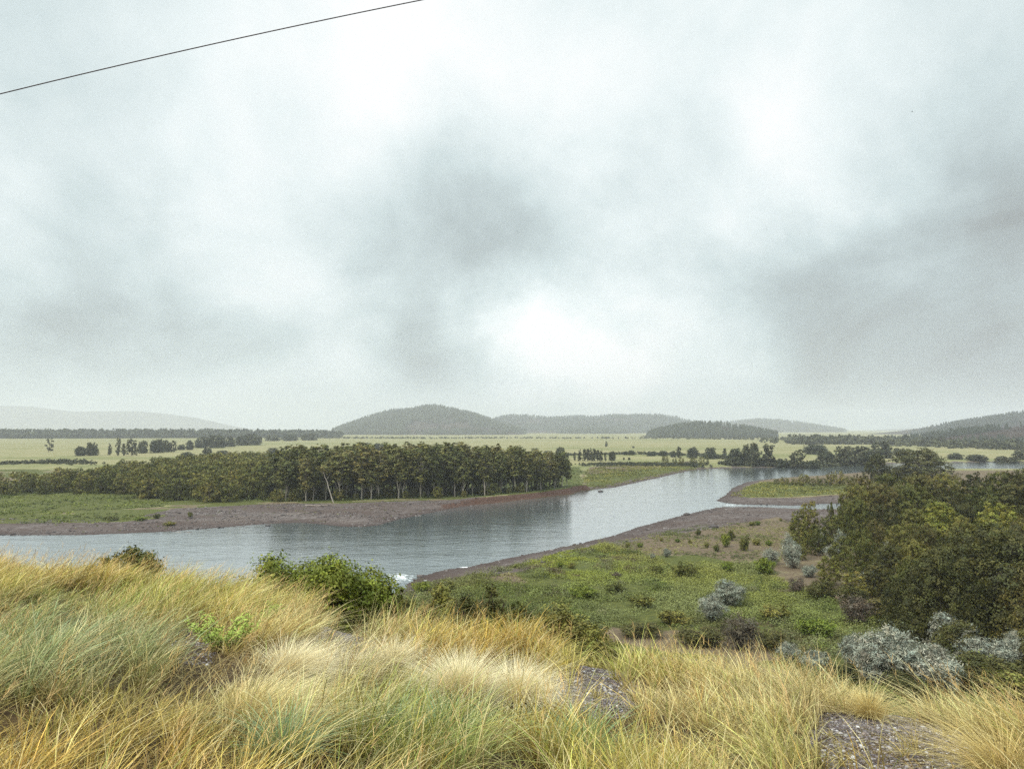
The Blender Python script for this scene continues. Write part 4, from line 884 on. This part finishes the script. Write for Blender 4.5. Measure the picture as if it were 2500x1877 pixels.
# ------------------------------------------------------------------ foreground grass
GOLD, STRAW, YG, BG_, ORG, PALE, OLV, RUST = [np.array(c) for c in ((.66, .42, .14), (.77, .60, .33), (.38, .41, .08), (.29, .38, .20), (.64, .30, .05), (.84, .69, .47), (.17, .16, .035), (.50, .22, .11))]
ZC = [  # px, row, rx, ry, colour, weight
 (120, 1540, 260, 70, BG_, 1.5), (330, 1570, 160, 50, BG_, 1.0), (60, 1630, 150, 50, BG_, .9), (300, 1385, 500, 26, GOLD, 1.0), (150, 1350, 300, 18, RUST, .45), (350, 1440, 320, 40, YG, 1.2), (600, 1455, 200, 40, GOLD, .9), (620, 1480, 160, 30, STRAW, .7),
 (240, 1700, 500, 70, OLV, .9), (150, 1800, 450, 110, GOLD, 1.5), (100, 1850, 400, 80, ORG, .8), (620, 1840, 300, 90, GOLD, .8), (520, 1560, 130, 60, ORG, .7), (680, 1660, 120, 50, PALE, 1.6), (600, 1740, 150, 50, STRAW, 1.4), (700, 1590, 90, 30, PALE, 1.2),
 (860, 1510, 160, 26, STRAW, 1.3), (900, 1590, 110, 40, PALE, 1.3), (850, 1700, 120, 70, OLV, 1.0), (1000, 1760, 220, 90, YG, 1.2), (1030, 1830, 200, 60, BG_, .7), (1150, 1530, 160, 46, ORG, 1.5), (1080, 1500, 120, 30, YG, .8), (1270, 1570, 160, 50, GOLD, 1.5),
 (1180, 1740, 90, 60, BG_, .7), (1550, 1590, 200, 30, YG, 1.0), (1620, 1640, 120, 50, GOLD, 1.1), (1800, 1690, 200, 60, STRAW, 1.7), (1650, 1800, 250, 80, GOLD, 1.1), (1450, 1810, 200, 80, YG, 1.0), (1880, 1800, 120, 70, YG, .7), (1900, 1830, 160, 50, STRAW, .8),
 (2120, 1670, 200, 30, STRAW, 1.4), (2300, 1700, 260, 50, STRAW, 1.6), (2450, 1790, 150, 90, GOLD, 1.4), (2120, 1720, 120, 30, ORG, .9), (1580, 1550, 80, 30, YG, 1.2), (1350, 1720, 120, 60, ORG, .7), (730, 1790, 200, 60, YG, .6)]
BARE = [[(1355, 1642), (1420, 1630), (1500, 1645), (1545, 1680), (1530, 1730), (1440, 1725), (1365, 1700), (1335, 1668)],
        [(2005, 1762), (2080, 1738), (2190, 1748), (2290, 1775), (2380, 1815), (2450, 1870), (2560, 2000), (1990, 2000), (2020, 1840), (2000, 1790)],
        [(760, 1500), (830, 1492), (900, 1500), (915, 1530), (860, 1552), (780, 1548)],
        [(415, 1548), (470, 1535), (510, 1560), (500, 1600), (430, 1600)]]
def colour_at(px, py, r):
    n = len(px); base = np.array([.43, .31, .11]); W_ = np.full(n, .35); C = base[None]*W_[:, None]
    for cx, cy_, rx, ry, c, w in ZC:
        g = w*np.exp(-((px-cx)/rx)**2 - ((py-cy_)/ry)**2)*r.uniform(.2, 1.8, n); W_ = W_ + g; C = C + c[None]*g[:, None]
    return C/W_[:, None]
def blades(root, lean, hgt, wid, col, seg=4, curl=.6, r=rs, droop=None):
    """root Nx3, lean Nx2 horizontal displacement of the tip (fraction of height)"""
    n = len(root); t = np.linspace(0, 1, seg+1)
    a = r.uniform(0, 2*math.pi, n); wx, wy = np.cos(a), np.sin(a)*.6
    cu = curl*r.uniform(.5, 1.5, n); dr = np.zeros(n) if droop is None else droop
    V = np.zeros((n, seg*2+1, 3), np.float32)
    for k, tt in enumerate(t):
        f = (tt*(1-cu*.5) + cu*.5*tt*tt*2)
        px = root[:, 0] + lean[:, 0]*hgt*f*tt**.35; py = root[:, 1] + lean[:, 1]*hgt*f*tt**.35
        L2 = np.sqrt(lean[:, 0]**2 + lean[:, 1]**2)
        pz = root[:, 2] + hgt*(tt - .38*np.minimum(L2, 1.6)*tt*tt*.7 - dr*tt**3)
        w = wid*(1 - tt**1.6*.85)*.5
        if k < seg:
            V[:, 2*k] = np.stack([px - wx*w, py - wy*w, pz], 1); V[:, 2*k+1] = np.stack([px + wx*w, py + wy*w, pz], 1)
        else: V[:, 2*seg] = np.stack([px, py, pz], 1)
    base = np.arange(n)[:, None]*(2*seg+1)
    Q = np.concatenate([base + np.array([[2*k, 2*k+1, 2*k+3, 2*k+2]]) for k in range(seg-1)]).reshape(-1, 4)
    T = (base + np.array([[2*seg-2, 2*seg-1, 2*seg]])).reshape(-1, 3)
    grad = np.array([.55 + .55*min(1, k//2/max(seg-1, 1)*1.1) for k in range(2*seg+1)])   # blades are browner near the root, and darkened there as painted shade between tufts
    sheath_shade = np.array([.20, .115, .05]); C = np.repeat(col[:, None, :], 2*seg+1, 1)
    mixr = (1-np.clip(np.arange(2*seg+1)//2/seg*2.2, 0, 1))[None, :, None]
    C = C*(1-mixr*.85) + sheath_shade*(.5+C)*mixr*.85
    return V.reshape(-1, 3), Q, T, C.reshape(-1, 3)
def in_bare(px, py):
    m = np.full(px.shape, -1e9)
    for p in BARE: m = np.maximum(m, sdf(px, py, p))
    return m
def wind(px):
    return np.interp(px, [0, 600, 900, 1200, 1500, 1800, 2100, 2500], [.55, .60, .45, .10, -.10, -.40, -.30, -.60])
LOWZ = [(1190, 1760, 170, 60), (700, 1700, 130, 50), (960, 1670, 80, 40), (2110, 1780, 120, 40), (1450, 1750, 130, 40)]
def grass_field():
    r = np.random.RandomState(77); NT = 11500
    # tufts: density falls with distance
    yy = 2.4 + (15.5-2.4)*r.uniform(0, 1, NT*2)**.95; xx = r.uniform(-1, 1, NT*2)*(.74*yy + 1.6)
    k = yy < np.interp(xx, *RIDGE) + 2.2; xx, yy = xx[k][:NT], yy[k][:NT]
    zz = height(xx, yy); px, py = proj(xx, yy, zz)
    px = px + r.normal(0, 14, len(px)); py_ = py + r.normal(0, 8, len(px))
    bare = np.maximum(in_bare(px, py), np.maximum.reduce([in_bare(px, py - q_/yy*F) for q_ in (.1, .2, .3, .38)])); keep = ((bare < 0) & (fbm(xx/.35, yy/.45, 71, 2) > -.13)) | (r.uniform(0, 1, len(px)) < .03)
    xx, yy, zz, px, py, py_ = [a[keep] for a in (xx, yy, zz, px, py, py_)]
    n = len(xx); hn = fbm(xx/1.1, yy/1.1, 31, 3)
    th = np.clip(.31*(1 + 1.2*hn)*r.uniform(.5, 1.5, n), .08, .60)
    for cx, cy_, rx, ry in LOWZ: th = th*(1 - .62*np.exp(-((px-cx)/rx)**4 - ((py-cy_)/ry)**4))
    pyt = py_ - th/yy*F*.6
    tc = colour_at(px, pyt, r)*np.clip(1 + .5*fbm(xx/.5, yy/.5, 41, 2)[:, None], .5, 1.5)*r.uniform(.6, 1.35, (n, 1))
    PALS = np.array([GOLD, STRAW, YG, OLV, ORG, RUST, BG_, OLV*1.6]); rnd = PALS[r.choice(8, n, p=[.2, .17, .08, .19, .13, .12, .04, .07])]
    f_ = (r.uniform(0, 1, n)**2*.6)[:, None]; tc = tc*(1-f_) + rnd*f_*r.uniform(.7, 1.1, (n, 1))
    per = (16 + 26*r.uniform(0, 1, n)**2).astype(int)
    idx = np.repeat(np.arange(n), per); N = len(idx)
    a = r.uniform(0, 2*math.pi, N); rad = np.abs(r.normal(0, .5, N))
    sp = .055*(1+yy[idx]*.04)
    root = np.stack([xx[idx] + np.cos(a)*rad*sp, yy[idx] + np.sin(a)*rad*sp, zz[idx] - .02], 1)
    wd = wind(px[idx]) + fbm(xx[idx]/1.5, yy[idx]/1.5, 51, 2)*.5
    lean = np.stack([np.cos(a)*rad*.8 + wd*.75 + r.normal(0, .30, N), np.sin(a)*rad*.8 - .08 + r.normal(0, .30, N)], 1)
    hgt = th[idx]*r.uniform(.55, 1.25, N); wid = (.0034 + .00045*yy[idx])*r.uniform(.7, 1.5, N)
    col = tc[idx]*r.uniform(.45, 1.5, (N, 1))*(1 + r.normal(0, .05, (N, 3)))
    # a share of dead straw blades everywhere, a share of green ones
    q = r.uniform(0, 1, N); col = np.where((q < .16)[:, None], STRAW*r.uniform(.7, 1.2, (N, 1)), col); col = np.where((q > .97)[:, None], YG*r.uniform(.7, 1.2, (N, 1)), col)
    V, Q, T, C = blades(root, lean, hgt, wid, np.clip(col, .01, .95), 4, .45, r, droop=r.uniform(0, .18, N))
    tag(obj('grass', mesh('grass', V, [Q, T], M_GRASS, C)), 'long dry golden and green grass covering the bluff', 'grass', kind='stuff')
    # matted thatch low down
    NT = 60000
    y = 2.4 + 13*r.uniform(0, 1, NT)**.9; x = r.uniform(-1, 1, NT)*(.74*y + 1.6); k = y < np.interp(x, *RIDGE) + 2; x, y = x[k], y[k]
    z = height(x, y); px, py = proj(x, y, z); k = (in_bare(px, py) < -4) & (in_bare(px, py-.08/y*F) < -4); x, y, z, px, py = [q_[k] for q_ in (x, y, z, px, py)]; N = len(x)
    lean = r.normal(0, 1.1, (N, 2)); c = colour_at(px, py-40, r)*.55 + np.array([.30, .20, .10])*.35
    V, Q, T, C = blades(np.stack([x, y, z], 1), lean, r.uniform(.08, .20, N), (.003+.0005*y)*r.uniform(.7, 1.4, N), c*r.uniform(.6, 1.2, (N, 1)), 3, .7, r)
    tag(obj('thatch', mesh('thatch', V, [Q, T], M_GRASS, C)), 'matted dead grass under the standing grass', 'grass', kind='stuff')
    # flowering stems with plumes
    NS = 3000
    y = 3.0 + 12*r.uniform(0, 1, NS)**.8; x = r.uniform(-1, 1, NS)*(.72*y + 1); k = y < np.interp(x, *RIDGE) + 1.2; x, y = x[k], y[k]
    z = height(x, y); px, py = proj(x, y, z); k = (in_bare(px, py) < 0) & (in_bare(px, py-.2/y*F) < 0) & (r.uniform(0, 1, len(x)) < np.interp(px, [0, 500, 900, 1300, 1700, 2500], [1, .9, .5, .45, .8, .9])); x, y, z, px = x[k], y[k], z[k], px[k]; N = len(x)
    h = r.uniform(.36, .62, N); lx = wind(px)*.9 + r.normal(0, .15, N); ly = r.normal(0, .12, N)
    c0 = (STRAW*.55 + RUST*.45)*r.uniform(.7, 1.2, (N, 1))
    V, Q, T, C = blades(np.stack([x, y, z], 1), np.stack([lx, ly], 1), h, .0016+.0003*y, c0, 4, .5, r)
    VV, QQ, TT, CC = [V], [Q], [T], [C]; off = len(V)
    tipx = x + lx*h; tipy = y + ly*h; tipz = z + h*(1 - .266*np.minimum(np.hypot(lx, ly), 1.6))
    for kk in range(7):                                     # spikelets along the top third
        f = .66 + .05*kk; bx = x + (tipx-x)*f**1.2; by = y + (tipy-y)*f**1.2; bz = z + (tipz-z)*f + .02
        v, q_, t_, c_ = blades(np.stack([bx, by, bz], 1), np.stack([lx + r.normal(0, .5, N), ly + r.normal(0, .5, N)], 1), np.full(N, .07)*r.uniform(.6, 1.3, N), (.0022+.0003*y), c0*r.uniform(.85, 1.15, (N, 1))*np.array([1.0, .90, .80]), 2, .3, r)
        c_ = np.repeat(np.clip(c0*np.array([1.05, .92, .80]), 0, .95), 5, 0)
        VV.append(v); QQ.append(q_+off); TT.append(t_+off); CC.append(c_); off += len(v)
    tag(obj('seed_heads', mesh('seed_heads', np.vstack(VV), [np.vstack(QQ), np.vstack(TT)], M_GRASS, np.vstack(CC))), 'feathery seed stems standing above the grass', 'grass', kind='stuff')
grass_field()


def ground_hit(px, py):
    a, b, c = ray(px, py); t = np.geomspace(1.0, 60, 900)/F
    k = int(np.argmax(EYE + c*t < height(a*t, b*t)))
    return a*t[k], b*t[k]
def near_hit(px, py):
    for k in range(60):
        x, y = ground_hit(px, py + 5*k)
        if y < np.interp(x, *RIDGE) + .8: return x, y
    return x, y
def tuft(px, py, h, spread, n, col, lab, seed, lean=0.0, wid=.0034, name='grass_tuft', droop=.3):
    r = np.random.RandomState(seed); x, y = near_hit(px, py); z = H1(x, y); a = r.uniform(0, 6.283, n); f = r.uniform(0, 1, n)**.7
    root = np.stack([np.cos(a)*f*spread*.18, np.sin(a)*f*spread*.18, np.zeros(n)-.02], 1)
    ln = np.stack([np.cos(a)*f*spread/h*1.1 + lean + r.normal(0, .22, n), np.sin(a)*f*spread/h + r.normal(0, .22, n)], 1)
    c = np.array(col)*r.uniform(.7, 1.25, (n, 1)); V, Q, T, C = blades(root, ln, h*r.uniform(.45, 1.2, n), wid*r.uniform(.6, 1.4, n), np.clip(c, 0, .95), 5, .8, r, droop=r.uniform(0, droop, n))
    o = obj(name, mesh(name, V, [Q, T], M_GRASS, C), None, (x, y, z)); return tag(o, lab, 'grass tuft')
tuft(1125, 1725, .46, .34, 3000, PALE, 'pale feathery bunch of grass left of its twin in the middle foreground', 1, -.05)
tuft(1262, 1735, .46, .40, 3400, PALE*.97, 'pale feathery bunch of grass spreading beside the pebbles', 2, .12, droop=.55)
tuft(960, 1650, .40, .24, 1400, PALE, 'small pale feathery bunch behind the pair', 3, .1)
tuft(700, 1670, .42, .36, 2400, PALE*.95, 'pale windblown bunch of grass leaning right', 4, .55)
tuft(600, 1790, .45, .40, 2400, STRAW, 'long straw bunch flattened to the right in the left foreground', 5, .75)
tuft(2120, 1752, .34, .46, 900, GOLD*.5 + STRAW*.4, 'golden bunch fanning over the top of the pebble bank', 6, -.1)
tuft(2440, 1900, .46, .50, 1000, GOLD*.5 + STRAW*.4, 'golden bunch sweeping left at the right edge', 7, -.6)
tuft(1580, 1640, .60, .18, 700, YG*1.1, 'tall yellow green clump standing on the crest', 8, .02)
tuft(1150, 1570, .45, .28, 1200, ORG*1.2, 'orange bunch of upright grass on the crest', 9, 0)
tuft(1290, 1600, .42, .26, 1000, GOLD*1.05, 'golden bunch of upright grass on the crest', 10, 0)
tuft(690, 1870, .40, .3, 600, BG_, 'blue green bladed clump at the bottom left', 11, .1, .006)
tuft(950, 1840, .42, .3, 500, BG_*1.05, 'blue green bladed clump left of the bottom middle', 12, .0, .006)
tuft(1090, 1850, .42, .26, 420, BG_, 'blue green bladed clump at the bottom middle', 13, .0, .006)
tuft(1430, 1880, .42, .26, 420, BG_*[1, 1, .8], 'blue green bladed clump right of the bottom middle', 14, .0, .006)
for k, (px, py, h, lab) in enumerate([(938, 1500, .62, 'single pale stalk against the river by the small dark bush'), (1520, 1610, .7, 'thin pale stalk at the left over the dirt track'), (1605, 1640, .75, 'tall green headed stalk over the green flat'),
        (2350, 1720, .7, 'pale stalk poking up before the right bushes'), (2130, 1700, .75, 'tall stalk before the silver clump'), (2075, 1700, .65, 'stalk left of the tall one before the silver clump'), (560, 1400, .60, 'pale stalk leaning right over the water'), (2295, 1690, .6, 'slim stalk beside the right silver shrub')]):
    tuft(px, py, h, .02, 3, PALE*.9, lab, 40+k, (.15, -.2, .08, -.4, -.12, -.2, .35, -.3)[k], .006, 'grass_stalk', .0)
# yellow green leafy weed
def weed(px, py, w, h, n, lab, seed, m=M_FRESH, leaf=.02):
    x, y = near_hit(px, py); z = H1(x, y); r = np.random.RandomState(seed); t = thing('leafy_weed', (x, y, z), lab, 'weed'); parts = []; P_ = []
    for k in range(22):
        a = r.uniform(0, 6.28); e = np.array([w*.5*math.cos(a)*r.uniform(.2, 1), w*.4*math.sin(a), h*r.uniform(.6, 1)]); p = wander(r, (0, 0, 0), e, 6, .02); parts.append(tube(p, np.linspace(.004, .0015, 6), 4))
        f = r.uniform(.25, 1, n//22); i = f*4.99; j = i.astype(int); P_.append(p[j] + (p[np.minimum(j+1, 5)]-p[j])*(i-j)[:, None] + r.normal(0, .018, (n//22, 3)))
    V, Q = join(parts); obj('stems', mesh('stems', V, Q, M_TWIG, None, True), t)
    P_ = np.vstack(P_); V, Q = leaves(r, P_, np.tile([0, -.2, .8], (len(P_), 1)), leaf*r.uniform(.6, 1.3, len(P_)), .4)
    C = np.repeat(r.uniform(.8, 1.4, (len(P_), 1)), 4, 0)*np.ones((1, 3)); obj('foliage', mesh('foliage', V, Q, m, C), t)
M_LIME = leafmat('lime_leaf', (.34, .38, .07), trans=.15, objvar=0)
weed(545, 1590, .75, .34, 1500, 'lime green leafy weed growing in the gap of the left grass', 61, M_LIME)
weed(640, 1545, .6, .34, 1000, 'smaller lime green weed behind the first', 62, M_LIME)
weed(1000, 1500, .9, .42, 2600, 'fine bright green weed at the foot of the bush by the river', 63, M_FRESH, .016)
weed(1700, 1600, .7, .4, 1200, 'feathery green weed on the crest before the silver shrubs', 64, M_FRESH, .016)


# pebbles of the bare patches
def pebbles():
    import bmesh
    bm = bmesh.new(); bmesh.ops.create_icosphere(bm, subdivisions=2, radius=1); co = np.array([v.co for v in bm.verts]); fc = np.array([[v.index for v in f.verts] for f in bm.faces]); bm.free()
    tm = []
    for i in range(6):
        k = 1 + .45*fbm(co[:, 0]*1.1+i*9, co[:, 1]*1.1+co[:, 2]*1.3+i*5, i, 2); tm.append((co*k[:, None]*[1, .75, .55], fc))
    m, nt, b, out = mat('pebble'); at_ = nt.nodes.new('ShaderNodeAttribute'); at_.attribute_name = 'col'
    n = nnode(nt, 60, 3, .6); nt.links.new(mix(nt, .35, at_.outputs['Color'], n.outputs[0], 'OVERLAY'), b.inputs['Base Color']); b.inputs['Roughness'].default_value = .6
    r = np.random.RandomState(88)
    lab = ['pebbly bare patch in the middle foreground', 'large bank of grey pebbles at the bottom right', 'bare pebbly patch behind the pale grass on the crest', 'dark gap of soil and stones in the left grass', 'small stony gap on the right crest']
    print('PEB')
    for bi, (poly, n) in enumerate(zip(BARE, (9000, 22000, 5000, 2200))):
        y = r.uniform(2.3, 12, n*60); x = r.uniform(-.75, .75, n*60)*y; k = y < np.interp(x, *RIDGE) + .5; x, y = x[k], y[k]
        px, py = proj(x, y, height(x, y)); k = sdf(px, py, poly) > -22 + 14*fbm(x*3, y*3, 91, 2)*2; x, y = x[k][:n], y[k][:n]; N = len(x)
        if N < 20: continue
        s = np.clip(r.lognormal(-5.0, .45, N), .003, .024); z = height(x, y) + s*.15
        t = r.uniform(0, 1, (N, 1)); pal = np.array([(.05, .038, .038), (.095, .075, .078), (.15, .12, .12), (.26, .235, .235), (.09, .06, .055), (.46, .44, .44), (.18, .135, .115)])
        c = pal[r.choice(7, N, p=[.24, .24, .2, .1, .12, .04, .06])]*r.uniform(.75, 1.25, (N, 1))
        V, Fc, C = scatter(tm, np.stack([x, y, z], 1), s, s, r.uniform(0, 6.28, N), c)
        tag(obj('pebbles', mesh('pebbles', V, Fc, m, C, True)), lab[bi], 'pebbles', kind='stuff')
pebbles()


# ------------------------------------------------------------------ overhead wire and bird
def wire():
    m, nt, b, out = mat('wire'); b.inputs['Base Color'].default_value = (.03, .008, .01, 1); b.inputs['Roughness'].default_value = .6
    d = 14.0
    def pt(px, py):
        a, b_, c = ray(px, py); t = d/b_; return np.array([a*t, d, EYE + c*t])
    A, B, Mid = pt(0, 230), pt(1033, 0), pt(516, 109)
    ts = np.linspace(-1.6, 2.8, 80); pts = []
    for t in ts:                                            # parabola through the three points
        l0, l1, l2 = (t-.5)*(t-1)/.5, t*(t-1)/(-.25), t*(t-.5)/.5; pts.append(A*l0 + Mid*l1 + B*l2)
    V, Q = tube(pts, [.0105]*80, 8)
    tag(obj('overhead_wire', mesh('overhead_wire', V, Q, m, None, True)), 'thin dark overhead wire crossing the sky at upper left', 'wire')
wire()
def bird():
    m, nt, b, out = mat('bird'); b.inputs['Base Color'].default_value = (.02, .02, .02, 1)
    a, b_, c = ray(2227, 273); t = 90/b_; loc = (a*t, 90, EYE + c*t)
    body, q = tube([(-.11, 0, -.05), (-.06, 0, -.03), (0, 0, 0), (.06, 0, .03), (.11, 0, .05)], [.006, .025, .035, .028, .006], 8)
    w = np.array([(.03, 0, .02), (-.03, 0, 0), (-.10, .16, .02), (-.02, .12, .05), (-.10, -.16, .02), (-.02, -.12, .05)])
    wq = np.array([(0, 1, 2, 3), (0, 1, 4, 5)]); V, Q = join([(body, q), (w, wq)])
    tag(obj('bird', mesh('bird', V, Q, m), None, loc), 'tiny dark bird flying high in the right sky', 'bird')
bird()

# ------------------------------------------------------------------ the air
def haze():
    m = bpy.data.materials.new('haze'); m.use_nodes = True; nt = m.node_tree; nt.nodes.remove(nt.nodes['Principled BSDF'])
    v = nt.nodes.new('ShaderNodeVolumePrincipled'); v.inputs['Color'].default_value = (.80, .82, .865, 1); v.inputs['Density'].default_value = HAZE; v.inputs['Anisotropy'].default_value = .1
    nt.links.new(v.outputs[0], nt.nodes['Material Output'].inputs['Volume'])
    x, y0, y1, z0, z1 = 13500, -13500, 13500, -8, 345
    V = [(-x, y0, z0), (x, y0, z0), (x, y1, z0), (-x, y1, z0), (-x, y0, z1), (x, y0, z1), (x, y1, z1), (-x, y1, z1)]
    Q = [(0, 3, 2, 1), (4, 5, 6, 7), (0, 1, 5, 4), (1, 2, 6, 5), (2, 3, 7, 6), (3, 0, 4, 7)]
    tag(obj('haze', mesh('haze', V, [np.array(Q)], m)), 'pale mist lying over the whole valley', 'haze', kind='stuff')
HAZE = .00017
haze()
